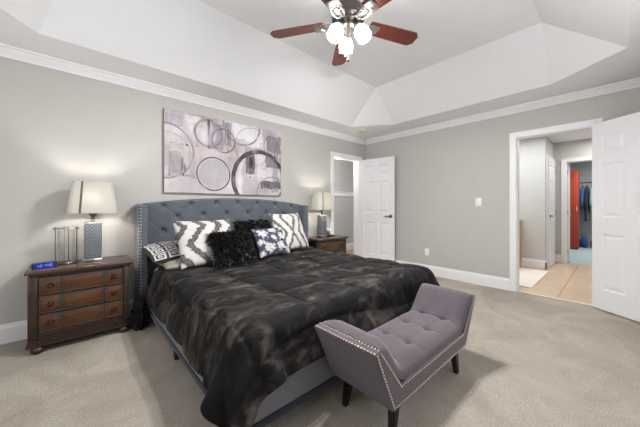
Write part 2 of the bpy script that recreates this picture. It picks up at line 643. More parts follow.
# closet behind the back wall
b = nb(); box(b, (2.9, YA + 0.02, -0.1), (6.3, 4.85, 0.0))
struct('floor_closet', b, MAT['oak'], 'wood floor inside the closet')
b = nb(); box(b, (2.9, 4.75, 0), (6.3, 4.85, HC)); box(b, (2.8, YA + TH, 0), (2.9, 4.85, HC)); box(b, (6.3, YA + TH, 0), (6.4, 4.85, HC))
struct('wall_closet', b, MAT['wall'], 'greige walls inside the closet')
b = nb(); box(b, (2.8, YA + TH, HC), (6.4, 4.85, HC + 0.1))
struct('ceiling_closet', b, MAT['ceil'])
b = nb(); base_y(b, 2.9, 6.3, 4.75, -1)
struct('baseboard_closet', b, MAT['trim'])
b = nb(); box(b, (2.9, 4.725, 1.40), (6.3, 4.75, 1.49), 0.004); box(b, (2.9, 4.70, 1.49), (6.3, 4.75, 1.51), 0.004)
struct('trim_6', b, MAT['trim'], 'white horizontal rail on the closet wall')


# ------------------------------------------------------------------ six-panel doors
def door_leaf(name, W_, Hd, T=0.036):
    bm = nb()
    st, mid = 0.095, 0.09
    zs = [(0.22, 0.83), (1.01, 1.60), (1.71, 1.90)]
    z_r = [(0.0, 0.22), (0.83, 1.01), (1.60, 1.71), (1.90, Hd)]
    pw = (W_ - 2 * st - mid) / 2
    xs = [(st, st + pw), (st + pw + mid, W_ - st)]
    for x0, x1 in ((0, st), (st + pw, st + pw + mid), (W_ - st, W_)):
        box(bm, (x0, -T / 2, 0), (x1, T / 2, Hd))
    for z0, z1 in z_r:
        for x0, x1 in xs:
            box(bm, (x0, -T / 2, z0), (x1, T / 2, z1))
    for x0, x1 in xs:
        for z0, z1 in zs:
            box(bm, (x0, -T * 0.22, z0), (x1, T * 0.22, z1))
            for s in (-1, 1):
                # sloping sticking round the recess, then the raised field
                def ring(i, y):
                    return [bm.verts.new((x0 + i, s * y, z0 + i)), bm.verts.new((x1 - i, s * y, z0 + i)), bm.verts.new((x1 - i, s * y, z1 - i)), bm.verts.new((x0 + i, s * y, z1 - i))]
                rs = [ring(0.0, T * 0.5), ring(0.014, T * 0.24), ring(0.028, T * 0.24), ring(0.05, T * 0.42)]
                for A, B in zip(rs, rs[1:]):
                    for k in range(4):
                        bm.faces.new((A[k], A[(k + 1) % 4], B[(k + 1) % 4], B[k]))
                bm.faces.new(rs[-1])
    return bm


def lever(parent, x, z, T, d):
    for s in (-1, 1):
        k = nb()
        Tm = Matrix.Rotation(R(90) * -s, 4, 'X')
        lathe(k, [(0, 0), (0.032, 0), (0.032, 0.006), (0.026, 0.01), (0.012, 0.012), (0.011, 0.045), (0.0, 0.045)], 18, (x, s * T / 2, z), Tm)
        tube(k, [(x, s * (T / 2 + 0.04), z), (x + d * 0.05, s * (T / 2 + 0.045), z), (x + d * 0.11, s * (T / 2 + 0.042), z - 0.004)], [0.011, 0.009, 0.007], 10)
        obj('door_handle', k, MAT['pewter'], parent, 'auto')


def hinges(parent, x, T, zs=(0.2, 1.0, 1.82), s=1):
    for z in zs:
        k = nb()
        lathe(k, [(0, -0.045), (0.007, -0.045), (0.007, 0.045), (0.009, 0.047), (0.004, 0.055), (0, 0.055)], 10, (x, s * T / 2, z))
        obj('hinge', k, MAT['pewter'], parent, 'auto')


def door(name, label, hinge, ang, W_, Hd=2.03, hs=1, free=0):
    o = obj(name, door_leaf(name, W_, Hd), MAT['door'])
    o.location = (hinge[0], hinge[1], 0.012)
    o.rotation_euler = (0, 0, ang)
    o['kind'] = 'structure'; o['label'] = label; o['category'] = 'door'
    lever(o, W_ - 0.065, 0.95, 0.036, -1)
    hinges(o, -0.006, 0.036, s=hs)
    return o


door('door_1', 'white six-panel closet door standing open beside the far nightstand', (4.168, 3.405), math.atan2(2.70 - 3.405, 4.262 - 4.168), 0.72)
door('door_2', 'white six-panel door standing open beside the hall doorway', (4.345, 0.180), math.atan2(-0.807, -0.59), 0.70, 2.055)
# side door of the hall, closed in its wall, and the door into the far room
b = nb(); casing(b, 6.46, 7.19, 2.03, SY, 0, -1, jamb=0.0)
struct('trim_7', b, MAT['trim'], 'white casing of the closed door in the hall')
door('door_3', 'white closed door in the hall side wall', (7.185, SY - 0.022), R(180), 0.72, hs=1)
door('door_4', 'white door swung into the room at the end of the hall', (SX + 0.14, FD1 - 0.03), R(8), 0.70, 2.0)

# ------------------------------------------------------------------ bed
BX0, BX1, BY0, BYH = 0.55, 2.62, 1.15, 3.33
BC = (BX0 + BX1) / 2
bed = thing('bed', 'king bed with slate blue tufted wingback headboard and grey upholstered base', 'bed', (BC, 2.28, 0))


def L(p):
    return (p[0] - BC, p[1] - 2.28, p[2])


# headboard: tufted panel
hbX0, hbX1 = 0.545, 2.585
HC_ = (0.545 + 2.585) / 2
hw = (hbX1 - hbX0) / 2


def hb_top(x):
    t = (x - HC_) / hw
    return 1.175 + 0.075 * (1 - t * t)


btn = []
rows = [1.135, 1.00, 0.865, 0.73, 0.595]
for r_, z in enumerate(rows):
    n_ = 7 if r_ % 2 == 0 else 6
    for k in range(n_):
        off = (k - (n_ - 1) / 2) * 0.283
        btn.append((HC_ + off, z + 0.055 * (1 - (off / hw) ** 2)))
B_ = np.array(btn)
bm = nb()
NX, NZ = 250, 110
grid = []
for j in range(NZ + 1):
    row = []
    for i in range(NX + 1):
        x = hbX0 + (hbX1 - hbX0) * i / NX
        zt = hb_top(x)
        z = 0.35 + (zt - 0.35) * j / NZ
        d2 = (B_[:, 0] - x) ** 2 + ((B_[:, 1] - z) * 1.0) ** 2
        dm = math.sqrt(d2.min())
        dz = 0.062 * math.exp(-0.5 * 0) * 0
        # diamond seams between neighbouring buttons
        zz = z - 0.055 * (1 - ((x - HC_) / hw) ** 2)
        p = (x - HC_) / 0.283
        q = (zz - 1.135) / 0.27
        a_ = (p + q)
        c_ = (p - q)
        seam = min(abs(a_ - round(a_)), abs(c_ - round(c_)))
        dep = 0.005 * math.exp(-(seam / 0.05) ** 2) + 0.052 * math.exp(-(dm / 0.026) ** 1.6)
        if zz > 1.15:
            dep *= max(0, 1 - (zz - 1.15) / 0.05)
        e = min((zt - z), (x - hbX0), (hbX1 - x))
        y = BYH - 0.035 + dep + (0.03 * max(0, 1 - e / 0.03) ** 2)
        row.append(bm.verts.new(L((x, y, z))))
    grid.append(row)
for j in range(NZ):
    for i in range(NX):
        bm.faces.new((grid[j][i], grid[j][i + 1], grid[j + 1][i + 1], grid[j + 1][i]))
# back and top thickness
top = grid[-1]
bk = [bm.verts.new((v_.co.x, 3.42 - 2.28, v_.co.z)) for v_ in top]
bl = [bm.verts.new((v_.co.x, 3.42 - 2.28, 0.0)) for v_ in top]
for i in range(NX):
    bm.faces.new((top[i], top[i + 1], bk[i + 1], bk[i]))
    bm.faces.new((bk[i], bk[i + 1], bl[i + 1], bl[i]))
hb = obj('headboard', bm, MAT['headboard'], bed, True)
me = hb.data
for (x, z) in btn:
    if z > 0.5:
        b = nb()
        lathe(b, [(0.0, -0.010), (0.008, -0.008), (0.012, -0.002), (0.012, 0.004), (0, 0.004)], 12, L((x, BYH + 0.012, z)), Matrix.Rotation(R(-90), 4, 'X'))
        obj('button', b, MAT['headboard'], hb, True)
for s, x0, x1 in ((-1, 0.472, 0.548), (1, 2.582, 2.655)):
    b = nb()
    x0l, x1l = x0 - BC, x1 - BC
    vs = box(b, (x0l, 3.17 - 2.28, 0.02), (x1l, 3.425 - 2.28, 1.168), 0.014, 3)
    for q in b.verts:                      # wing top falls a little towards its front
        if q.co.z > 1.1:
            q.co.z -= max(0, (3.36 - 2.28) - q.co.y) * 0.08
    wg = obj('wing', b, MAT['headboard'], hb, 'auto')
    for xx, yy, Tm in ((x0l + 0.018 if s < 0 else x1l - 0.018, 3.17 - 2.28, Matrix.Rotation(R(90), 4, 'X')),
                       (x0l if s < 0 else x1l, 3.19 - 2.28, Matrix.Rotation(R(90) * s, 4, 'Y')),
                       (x1l if s < 0 else x0l, 3.195 - 2.28, Matrix.Rotation(R(-90) * s, 4, 'Y'))):
        b = nb()
        for k in range(33):
            lathe(b, [(0.009, 0), (0.0075, 0.0035), (0.004, 0.0055), (0, 0.006)], 8, (xx, yy, 0.10 + k * 0.0318), Tm)
        obj('nailhead_trim', b, MAT['nickel'], hb, True)

for nm, lo, hi in (('side_rail', (BX0, BY0 + 0.05, 0.112), (BX0 + 0.05, 3.36, 0.32)), ('side_rail', (BX1 - 0.05, BY0 + 0.05, 0.112), (BX1, 3.36, 0.32)), ('foot_rail', (BX0, BY0, 0.112), (BX1, BY0 + 0.05, 0.32))):
    b = nb(); box(b, L(lo), L(hi), 0.016, 3)
    obj(nm, b, MAT['rail'], bed, 'auto')
b = nb()
box(b, L((BX0 - 0.004, BY0 - 0.004, 0.076)), L((BX1 + 0.004, BY0 + 0.05, 0.114)), 0.006)
box(b, L((BX0 - 0.004, BY0 + 0.05, 0.076)), L((BX0 + 0.05, 3.36, 0.114)), 0.006)
box(b, L((BX1 - 0.05, BY0 + 0.05, 0.076)), L((BX1 + 0.004, 3.36, 0.114)), 0.006)
o = obj('base_band', b, MAT['navy'], bed, 'auto'); o['label'] = 'navy binding along the bottom of the bed base'
for x, y in ((BX0 + 0.03, 2.23), (BX1 - 0.03, 2.23), (BX0 + 0.06, BY0 + 0.08), (BX1 - 0.06, BY0 + 0.08), (BC, 2.23), (BC, BY0 + 0.08)):
    b = nb(); box(b, L((x - 0.028, y - 0.028, 0)), L((x + 0.028, y + 0.028, 0.09)), 0.004)
    obj('leg', b, MAT['black'], bed, 'auto')
b = nb(); box(b, L((BX0 + 0.05, BY0 + 0.05, 0.2)), L((BX1 - 0.05, 3.33, 0.24)))
obj('slat_deck', b, MAT['rail'], bed)

b = nb(); box(b, (0.605, 1.205, 0.242), (2.565, 3.24, 0.515), 0.05, 4)
tag(obj('mattress', b, MAT['cream'], None, 'auto'), 'cream mattress under the black comforter, showing at the foot corner', 'mattress')


# ------------------------------------------------------------------ comforter: position-based cloth draped over the mattress
def drape():
    x0, x1 = 0.58 - 0.265, 2.59 + 0.33
    y0, y1 = 1.18 - 0.20, 3.05
    nx, ny = 124, 96
    hx, hy = (x1 - x0) / nx, (y1 - y0) / ny
    gx, gy = np.meshgrid(np.linspace(x0, x1, nx + 1), np.linspace(y0, y1, ny + 1), indexing='ij')
    P = np.stack([gx, gy, np.full_like(gx, 0.565)], -1)
    rs = np.random.RandomState(3)
    # slight irregular cut so the folds break up
    P[..., 2] += 0.004 * rs.randn(*gx.shape)
    P0 = P.copy()
    V = np.zeros_like(P)
    mlo, mhi, rad = np.array([0.60, 1.20, 0.0]), np.array([2.57, 3.40, 0.527]), 0.06
    rlo, rhi, rad2 = np.array([0.545, 1.145, 0.0]), np.array([2.625, 3.5, 0.325]), 0.02

    def collide(P):
        for lo, hi, r in ((mlo, mhi, rad), (rlo, rhi, rad2)):
            c, h_ = (lo + hi) / 2, (hi - lo) / 2 - r
            q = P - c
            a = np.abs(q) - h_
            out = np.maximum(a, 0)
            dist = np.linalg.norm(out, axis=-1)
            inside = a.max(-1)
            sd = np.where(dist > 0, dist, inside) - r
            eps = 0.012
            hit = sd < eps
            n = np.where((dist > 1e-9)[..., None], np.sign(q) * out / np.maximum(dist, 1e-9)[..., None], 0)
            deep = (dist <= 1e-9)
            if deep.any():
                ax = np.argmax(a, -1)
                nn = np.zeros_like(P)
                np.put_along_axis(nn, ax[..., None], np.take_along_axis(np.sign(q), ax[..., None], -1), -1)
                n = np.where(deep[..., None], nn, n)
            P = P + np.where(hit, eps - sd, 0)[..., None] * n
        P[..., 2] = np.maximum(P[..., 2], 0.018)
        return P

    def con(P, sa, sb, rest, k):
        A, B = P[sa], P[sb]
        d = B - A
        ln = np.linalg.norm(d, axis=-1, keepdims=True)
        cor = d * (k * 0.5 * (ln - rest) / np.maximum(ln, 1e-9))
        P[sa] = A + cor
        P[sb] = B - cor

    S = slice
    cons = []
    for s in (0, 1):
        n_ = (nx + 1 - s) // 2 * 2
        cons.append(((S(s, s + n_, 2), S(None)), (S(s + 1, s + n_, 2), S(None)), hx, 1.0))
        n_ = (ny + 1 - s) // 2 * 2
        cons.append(((S(None), S(s, s + n_, 2)), (S(None), S(s + 1, s + n_, 2)), hy, 1.0))
    hd = math.hypot(hx, hy)
    for s in (0, 1):
        n_ = (nx + 1 - s) // 2 * 2
        cons.append(((S(s, s + n_, 2), S(0, ny)), (S(s + 1, s + n_, 2), S(1, ny + 1)), hd, 0.5))
        cons.append(((S(s, s + n_, 2), S(1, ny + 1)), (S(s + 1, s + n_, 2), S(0, ny)), hd, 0.5))
    W_ = 4
    for s in range(2 * W_):
        a = list(range(s, nx + 1 - W_, 2 * W_))
        if a:
            a = np.array(a)
            cons.append(((a, S(None)), (a + W_, S(None)), hx * W_, 0.035))
        a = list(range(s, ny + 1 - W_, 2 * W_))
        if a:
            a = np.array(a)
            cons.append(((S(None), a), (S(None), a + W_), hy * W_, 0.035))
    dt = 1 / 60
    pin = (P0[..., 0] > 0.8) & (P0[..., 0] < 2.4) & (P0[..., 1] > 1.45)
    for it in range(230):
        V[..., 2] -= 3.2 * dt
        V *= 0.965
        Q = P + V * dt
        for _ in range(7):
            for c in cons:
                con(Q, *c)
            Q = collide(Q)
            Q[..., :2] = np.where(pin[..., None], P0[..., :2], Q[..., :2])
        V = (Q - P) / dt
        P = Q
    # finer grid, smoothed, then the relief along the outward normals
    K = 3

    def up(A):
        n0 = A.shape[0]
        t = np.linspace(0, n0 - 1, (n0 - 1) * K + 1)
        i0 = np.minimum(t.astype(int), n0 - 2)
        f = (t - i0).reshape(-1, *([1] * (A.ndim - 1)))
        return A[i0] * (1 - f) + A[i0 + 1] * f
    P = up(np.swapaxes(up(np.swapaxes(P, 0, 1)), 0, 1))
    for _ in range(14):
        Q = P.copy()
        Q[1:-1] = Q[1:-1] * 0.5 + (P[2:] + P[:-2]) * 0.25
        Q[:, 1:-1] = Q[:, 1:-1] * 0.5 + (Q[:, 2:] + Q[:, :-2]) * 0.25
        P = Q
    gx, gy = np.meshgrid(np.linspace(x0, x1, P.shape[0]), np.linspace(y0, y1, P.shape[1]), indexing='ij')
    tu = np.gradient(P, axis=0)
    tv = np.gradient(P, axis=1)
    N = np.cross(tu, tv)
    N /= np.maximum(np.linalg.norm(N, axis=-1, keepdims=True), 1e-9)
    sxn, syn = 0.46, 0.44
    fx = (gx - 0.58) / sxn + 0.13 * np.sin(gy * 3.1 + gx)
    fy = (gy - 1.10) / syn + 0.13 * np.sin(gx * 3.3 + 1)
    dx = np.abs(fx - np.round(fx)) * sxn
    dy = np.abs(fy - np.round(fy)) * syn
    seam = np.minimum(dx, dy)
    puff = 0.009 * (1 - np.exp(-(seam / 0.010) ** 1.4)) + 0.012 * (1 - np.exp(-(seam / 0.07) ** 2))
    wr = np.zeros_like(gx)
    for i in range(gx.shape[0]):
        for j in range(gx.shape[1]):
            p = (gx[i, j], gy[i, j])
            wr[i, j] = noise.noise((p[0] * 5, p[1] * 3.2, 1.3)) * 0.010 + noise.noise((p[0] * 13 + 3, p[1] * 9, 7.1)) * 0.006 + noise.noise((p[0] * 24 + 3, p[1] * 30, 9.1)) * 0.002
    P = P + N * (puff + wr + 0.004)[..., None]
    return P


P = drape()
nxv, nyv = P.shape[:2]
bm = nb()
vv = [[bm.verts.new(P[i, j]) for j in range(nyv)] for i in range(nxv)]
for i in range(nxv - 1):
    for j in range(nyv - 1):
        bm.faces.new((vv[i][j], vv[i + 1][j], vv[i + 1][j + 1], vv[i][j + 1]))
cf = obj('comforter', bm, MAT['plush'], None, True)
md = cf.modifiers.new('thickness', 'SOLIDIFY'); md.thickness = 0.016; md.offset = -1
tag(cf, 'black plush quilted comforter draped over the bed', 'comforter')


# ------------------------------------------------------------------ pillows
def rag(u, v, s=6, a=0.1, seed=0):
    return noise.noise((u * s + seed, v * s, 3.1 + seed)) * a


def pillow_mesh(name, w_, h_, t_, colf=None, n=64, mat=None, sag=0.0, pinch=0.07, pw=0.42):
    me = bpy.data.meshes.new(name)
    verts, cols, faces = [], [], []
    idx = {}

    def add(i, j, side):
        edge = i in (0, n) or j in (0, n)
        key = (i, j, 0 if edge else side)
        if key in idx:
            return idx[key]
        u, v_ = -1 + 2 * i / n, -1 + 2 * j / n
        x = w_ / 2 * u * (1 - pinch * (1 - v_ * v_) * abs(u))
        z = h_ / 2 * v_ * (1 - pinch * (1 - u * u) * abs(v_))
        th = t_ / 2 * max(0.0, (1 - u ** 2) * (1 - v_ ** 2)) ** pw
        th *= 1 + 0.12 * noise.noise((u * 2.2 + w_ * 9, v_ * 2.2, side * 3.0)) + 0.05 * noise.noise((u * 6, v_ * 6 + h_ * 5, side * 5.0))
        th += 0.006 * noise.noise((u * 9, v_ * 9, 2.0 + w_)) * (1 - u * u) * (1 - v_ * v_)
        x += sag * z * 0.0
        z -= sag * (1 - u * u) * (v_ + 1) / 2
        idx[key] = len(verts)
        verts.append((x, -side * th, z))
        cols.append(colf(u, v_, side) if colf else (0.5, 0.5, 0.5))
        return idx[key]
    for i in range(n):
        for j in range(n):
            faces.append((add(i, j, 1), add(i + 1, j, 1), add(i + 1, j + 1, 1), add(i, j + 1, 1)))
            faces.append((add(i, j, -1), add(i, j + 1, -1), add(i + 1, j + 1, -1), add(i + 1, j, -1)))
    me.from_pydata(verts, [], faces)
    if colf:
        at = me.color_attributes.new('col', 'FLOAT_COLOR', 'POINT')
        at.data.foreach_set('color', np.array([(*c, 1) for c in cols], dtype=np.float32).ravel())
    me.materials.append(mat or MAT['attr'])
    me.shade_smooth()
    return me


def put_pillow(name, me, label, bottom, tilt, yaw, h_, cat='pillow', group=None, roll=0.0):
    """bottom: world point under the middle of the lower edge; tilt: degrees leaned back"""
    o = bpy.data.objects.new(name, me)
    C.objects.link(o)
    Rm = Matrix.Rotation(R(yaw), 4, 'Z') @ Matrix.Rotation(R(-tilt), 4, 'X') @ Matrix.Rotation(R(roll), 4, 'Y')
    o.matrix_world = Matrix.Translation(Vector(bottom)) @ Rm @ Matrix.Translation((0, 0, h_ / 2))
    tag(o, label, cat, group)
    return o


WHITE, DARK = lin((188, 185, 183)), lin((60, 57, 57))


def mixc(a, b_, t):
    return tuple(x * (1 - t) + y * t for x, y in zip(a, b_))


def sstep(x, a, b_):
    t = min(1, max(0, (x - a) / (b_ - a)))
    return t * t * (3 - 2 * t)


def tri(x):
    return abs((x % 1.0) * 2 - 1)


def ikat(u, v, side):
    s = u * 1.05 + (tri(v * 0.62 + 0.10) - 0.5) * 0.62 + rag(u, v, 9, 0.10, 1) + rag(u, v, 30, 0.06, 4) + 0.13
    d = abs((s % 0.62) - 0.31)
    t = sstep(d, 0.095, 0.15)
    inner = sstep(abs(d - 0.02), 0.0, 0.035)
    c = mixc(DARK, lin((104, 100, 99)), 1 - inner)
    return mixc(c, WHITE, t)


def ikat2(u, v, side):
    s = abs(u + 0.12) * 1.15 + (tri(v * 0.60 + 0.08) - 0.5) * 0.55 + rag(u, v, 9, 0.09, 2) + rag(u, v, 30, 0.06, 6)
    d = abs(((s + 0.06) % 0.56) - 0.28)
    t = sstep(d, 0.075, 0.12)
    return mixc(lin((92, 88, 87)), mixc(WHITE, lin((214, 208, 202)), 0.5), t)


KEY = ["111111111", "100000001", "101111101", "101000101", "101011101", "101000001", "101111111", "100000000"]


def greek(u, v, side):
    x = int(math.floor((u + 1) * 25)) % 9
    y = int(math.floor((v + 1) * 17)) % 8
    return lin((22, 22, 24)) if KEY[y][x] == '1' else WHITE


def floral(u, v, side):
    base = lin((44, 50, 70))
    f = 0
    for k, (cx0, cy0, r0) in enumerate(((-0.55, 0.55, 0.30), (0.15, 0.72, 0.22), (0.62, 0.25, 0.26), (-0.35, -0.50, 0.33), (0.35, -0.42, 0.28), (-0.78, -0.05, 0.18), (0.85, -0.75, 0.2), (-0.85, -0.85, 0.2), (0.8, 0.85, 0.16), (0.05, 0.12, 0.16))):
        a = math.atan2(v - cy0, u - cx0)
        d = math.hypot(u - cx0, v - cy0)
        rr = r0 * (0.95 + 0.07 * math.cos(7 * a + k * 1.3)) + rag(u, v, 6, 0.14, k) + rag(u, v, 18, 0.08, k + 5)
        f = max(f, 1 - sstep(d, rr - 0.03, rr + 0.03))
    pet = 0.55 + 0.45 * sstep(noise.noise((u * 9, v * 9, 5)), -0.35, 0.1)
    lv = sstep(noise.noise((u * 7 + 9, v * 7, 2)), 0.28, 0.36) * 0.55
    c = mixc(base, lin((136, 142, 158)), lv)
    return mixc(c, tuple(x * pet for x in WHITE), f)


put_pillow('bed_pillow', pillow_mesh('bed_pillow', 0.66, 0.42, 0.12, None, 32, MAT['taupe']), 'taupe satin pillow lying flat under the Greek key pillow', (0.93, 2.74, 0.585), 88, 4, 0.40)
put_pillow('bed_pillow', pillow_mesh('bed_pillow', 0.72, 0.44, 0.17, greek, 170), 'white and black Greek key pillow lying by the headboard wing', (0.89, 2.86, 0.625), 76, 8, 0.46)
put_pillow('throw_pillow', pillow_mesh('throw_pillow', 0.60, 0.50, 0.17, ikat, 96), 'white and charcoal zigzag pillow beside the Greek key pillow', (1.02, 2.70, 0.575), 30, 4, 0.48)
put_pillow('throw_pillow', pillow_mesh('throw_pillow', 0.56, 0.52, 0.17, ikat2, 96), 'pale and grey ogee patterned pillow nearest the far nightstand', (2.14, 2.82, 0.575), 24, 12, 0.52)
put_pillow('throw_pillow', pillow_mesh('throw_pillow', 0.43, 0.36, 0.14, floral, 96), 'navy pillow with white flowers beside the black shaggy pillow', (1.72, 2.64, 0.575), 32, 3, 0.36)


def shag(bm, w_, h_, t_, n_, cl, rs):
    for k in range(n_):
        u, v_ = rs.uniform(-1, 1), rs.uniform(-1, 1)
        th = t_ / 2 * max(0.0, (1 - u ** 2) * (1 - v_ ** 2)) ** 0.42
        p = Vector((w_ / 2 * u, -th, h_ / 2 * v_))
        out = Vector((u * 0.7, -0.55, v_ * 0.5 - 0.25)) + Vector(rs.normal(0, 0.45, 3))
        out.normalize()
        ln = rs.uniform(0.030, 0.062)
        side = out.cross(Vector(rs.normal(0, 1, 3))).normalized() * rs.uniform(0.0035, 0.006)
        q1 = p + out * ln * 0.55
        q2 = p + out * ln + Vector((0, 0, -0.016))
        a = [bm.verts.new(p - side), bm.verts.new(p + side), bm.verts.new(q1 + side * 0.9), bm.verts.new(q1 - side * 0.9), bm.verts.new(q2)]
        bm.faces.new((a[0], a[1], a[2], a[3]))
        bm.faces.new((a[3], a[2], a[4]))
        g = abs(rs.normal(0, 1))
        c = 0.0015 + 0.004 * g + (0.09 if rs.uniform() < 0.06 else 0)  # an occasional paler strand paints a glint into the pile colour
        for q in a:
            q[cl] = (c, c * 0.98, c * 0.98, 1)


def shag_pillow(label, w_, h_, t_, bottom, tilt, yaw, n_, seed):
    me = pillow_mesh('shaggy_pillow', w_, h_, t_, lambda u, v_, s: (0.004, 0.004, 0.004), 28, MAT['pile'])
    o = put_pillow('shaggy_pillow', me, label, bottom, tilt, yaw, h_)
    bm = nb()
    cl = bm.verts.layers.float_color.new('col')
    shag(bm, w_, h_, t_, n_, cl, np.random.RandomState(seed))
    p = obj('pile', bm, MAT['pile'], o)
    p['kind'] = 'stuff'
    return o


shag_pillow('black shaggy pillow in front of the zigzag pillow', 0.42, 0.33, 0.15, (1.21, 2.57, 0.58), 34, 3, 4200, 1)
shag_pillow('second black shaggy pillow behind the floral pillow, top showing', 0.46, 0.40, 0.13, (1.60, 2.83, 0.59), 24, 3, 2600, 2)

# dark throw bunched on the floor by the headboard wing
bm = nb()
bmesh.ops.create_icosphere(bm, subdivisions=5, radius=1.0)
for q in bm.verts:
    p = q.co.copy()
    f = 1 + 0.32 * noise.noise(p * 1.7 + Vector((3, 1, 2))) + 0.14 * noise.noise(p * 5)
    x, y, z = p.x * 0.05 * f, p.y * 0.12 * f, p.z * 0.19 * f
    if z < -0.15:
        z = -0.15
    q.co = (x * (1.25 if z < 0 else 0.8), y, z + 0.15)
tw = obj('throw_blanket', bm, MAT['plush'], None, True, (0.450, 3.02, 0.003))
tag(tw, 'black plush throw bunched on the carpet beside the bed wing', 'blanket')


# ------------------------------------------------------------------ bench
bench = thing('bench', 'mauve grey tufted bench with flared arms at the foot of the bed', 'bench', (1.562, 0.90, 0))
hy_ = 0.20
Uo = [(-0.465, 0.185), (0.435, 0.185), (0.626, 0.492), (0.586, 0.499), (0.395, 0.285), (-0.395, 0.285), (-0.560, 0.508), (-0.604, 0.500)]
bm = nb(); prism(bm, Uo, 1, -hy_, hy_)
es = [e for e in bm.edges]
bmesh.ops.bevel(bm, geom=es, offset=0.004, segments=2, affect='EDGES')
fr = obj('frame', bm, MAT['bench'], bench, 'auto')
# tufted pad following the inside of the U
path = []
pts = [Vector((-0.560, 0.508)), Vector((-0.396, 0.285)), Vector((0.396, 0.285)), Vector((0.592, 0.500))]
seg = [(pts[i + 1] - pts[i]).length for i in range(3)]
tot = sum(seg)


def on_path(s):
    k = 0
    while k < 2 and s > seg[k]:
        s -= seg[k]
        k += 1
    d = (pts[k + 1] - pts[k]).normalized()
    return pts[k] + d * s, Vector((-d.y, d.x))


def pad_pt(s):
    # average over a window so that the inside corners are filled and rounded
    w_ = min(0.075, s, tot - s)
    P_, N_ = Vector((0, 0)), Vector((0, 0))
    for q in range(-4, 5):
        p, n_ = on_path(min(tot, max(0, s + w_ * q / 4)))
        P_ += p
        N_ += n_
    return P_ / 9, N_.normalized()


NU, NV = 150, 50
s0, s1 = seg[0], seg[0] + seg[1]
cols_ = [s0 + 0.03 + k * (seg[1] - 0.06) / 3 for k in range(4)]
rws = [-0.075, 0.075]
bm = nb()
gr = []
for i in range(NU + 1):
    s = tot * i / NU
    p, n_ = pad_pt(s)
    row = []
    for j in range(NV + 1):
        y = -hy_ + 0.006 + (2 * hy_ - 0.012) * j / NV
        ye = max(0.0, min(y + hy_ - 0.006, hy_ - 0.006 - y))
        se = max(0.0, min(s, tot - s))
        t = 0.080 * max(0.0, 1 - max(0.0, 1 - ye / 0.085) ** 2.2) ** 0.5 * max(0.0, 1 - max(0.0, 1 - se / 0.075) ** 2) ** 0.5
        dcol = min(abs(s - c) for c in cols_)
        drow = min(abs(y - c) for c in rws)
        on_seat = 1.0 if s0 - 0.03 < s < s1 + 0.03 else 0.0
        t -= 0.004 * math.exp(-(dcol / 0.010) ** 2) * min(1, ye / 0.05)
        t -= 0.003 * math.exp(-(drow / 0.010) ** 2)
        db = min(math.hypot(s - c, y - r_) for c in cols_ for r_ in rws)
        t -= 0.022 * math.exp(-(db / 0.018) ** 2) + 0.010 * math.exp(-(db / 0.05) ** 2)
        t += 0.003 * noise.noise((s * 9, y * 14, 0.5))
        q = p + n_ * max(0.002, t)
        row.append(bm.verts.new((q.x, y, q.y)))
    gr.append(row)
for i in range(NU):
    for j in range(NV):
        bm.faces.new((gr[i][j], gr[i + 1][j], gr[i + 1][j + 1], gr[i][j + 1]))
pad = obj('cushion', bm, MAT['bench'], bench, True)
for c in cols_:
    p, n_ = pad_pt(c)
    for r_ in rws:
        q = p + n_ * 0.049
        b = nb()
        lathe(b, [(0.011, -0.004), (0.010, 0.002), (0.006, 0.005), (0, 0.006)], 10, (q.x, r_, q.y), Matrix.Rotation(math.atan2(n_.x, n_.y), 4, 'Y'))
        obj('button', b, MAT['bench'], pad, True)


def nails(bm, a, c, nrm, step=0.0185, r_=0.0055):
    a, c = Vector(a), Vector(c)
    n_ = max(1, int(round((c - a).length / step)))
    Tm = Vector((0, 0, 1)).rotation_difference(Vector(nrm)).to_matrix().to_4x4()
    for k in range(n_ + 1):
        p = a.lerp(c, k / n_)
        lathe(bm, [(r_, 0), (r_ * 0.8, r_ * 0.5), (r_ * 0.4, r_ * 0.75), (0, r_ * 0.8)], 8, p, Tm)


nail_rows = []
for s in (-1, 1):
    y = s * (hy_ + 0.0005)
    nr = (0, s, 0)
    nail_rows += [((-0.454, y, 0.196), (0.424, y, 0.196), nr), ((0.428, y, 0.205), (0.613, y, 0.484), nr), ((-0.456, y, 0.205), (-0.588, y, 0.492), nr),
                  ((-0.39, y, 0.276), (0.39, y, 0.276), nr), ((0.394, y, 0.276), (0.590, y, 0.484), nr), ((-0.394, y, 0.276), (-0.560, y, 0.492), nr)]
nail_rows += [((-0.597, -hy_ + 0.01, 0.5015), (-0.597, hy_ - 0.01, 0.5015), (-0.1, 0, 1)), ((-0.567, -hy_ + 0.01, 0.5075), (-0.567, hy_ - 0.01, 0.5075), (0, 0, 1)),
              ((0.608, -hy_ + 0.01, 0.495), (0.608, hy_ - 0.01, 0.495), (0, 0, 1))]
for a_, c_, nr in nail_rows:
    bm = nb()
    nails(bm, a_, c_, nr)
    obj('nailhead_trim', bm, MAT['champagne'], bench, True)
for sx_ in (-1, 1):
    for sy_ in (-1, 1):
        bm = nb()
        tx_, ty_ = sx_ * 0.36 - 0.01, sy_ * 0.145
        bx_, by_ = sx_ * 0.395 - 0.01, sy_ * 0.155
        A = [bm.verts.new((tx_ + dx * 0.024, ty_ + dy * 0.024, 0.19)) for dx, dy in ((-1, -1), (1, -1), (1, 1), (-1, 1))]
        B = [bm.verts.new((bx_ + dx * 0.015, by_ + dy * 0.015, 0.0)) for dx, dy in ((-1, -1), (1, -1), (1, 1), (-1, 1))]
        bm.faces.new(A); bm.faces.new(B[::-1])
        for k in range(4):
            bm.faces.new((A[k], A[(k + 1) % 4], B[(k + 1) % 4], B[k]))
        bmesh.ops.bevel(bm, geom=list(bm.edges), offset=0.003, segments=2, affect='EDGES')
        obj('leg', bm, MAT['black'], bench, 'auto')


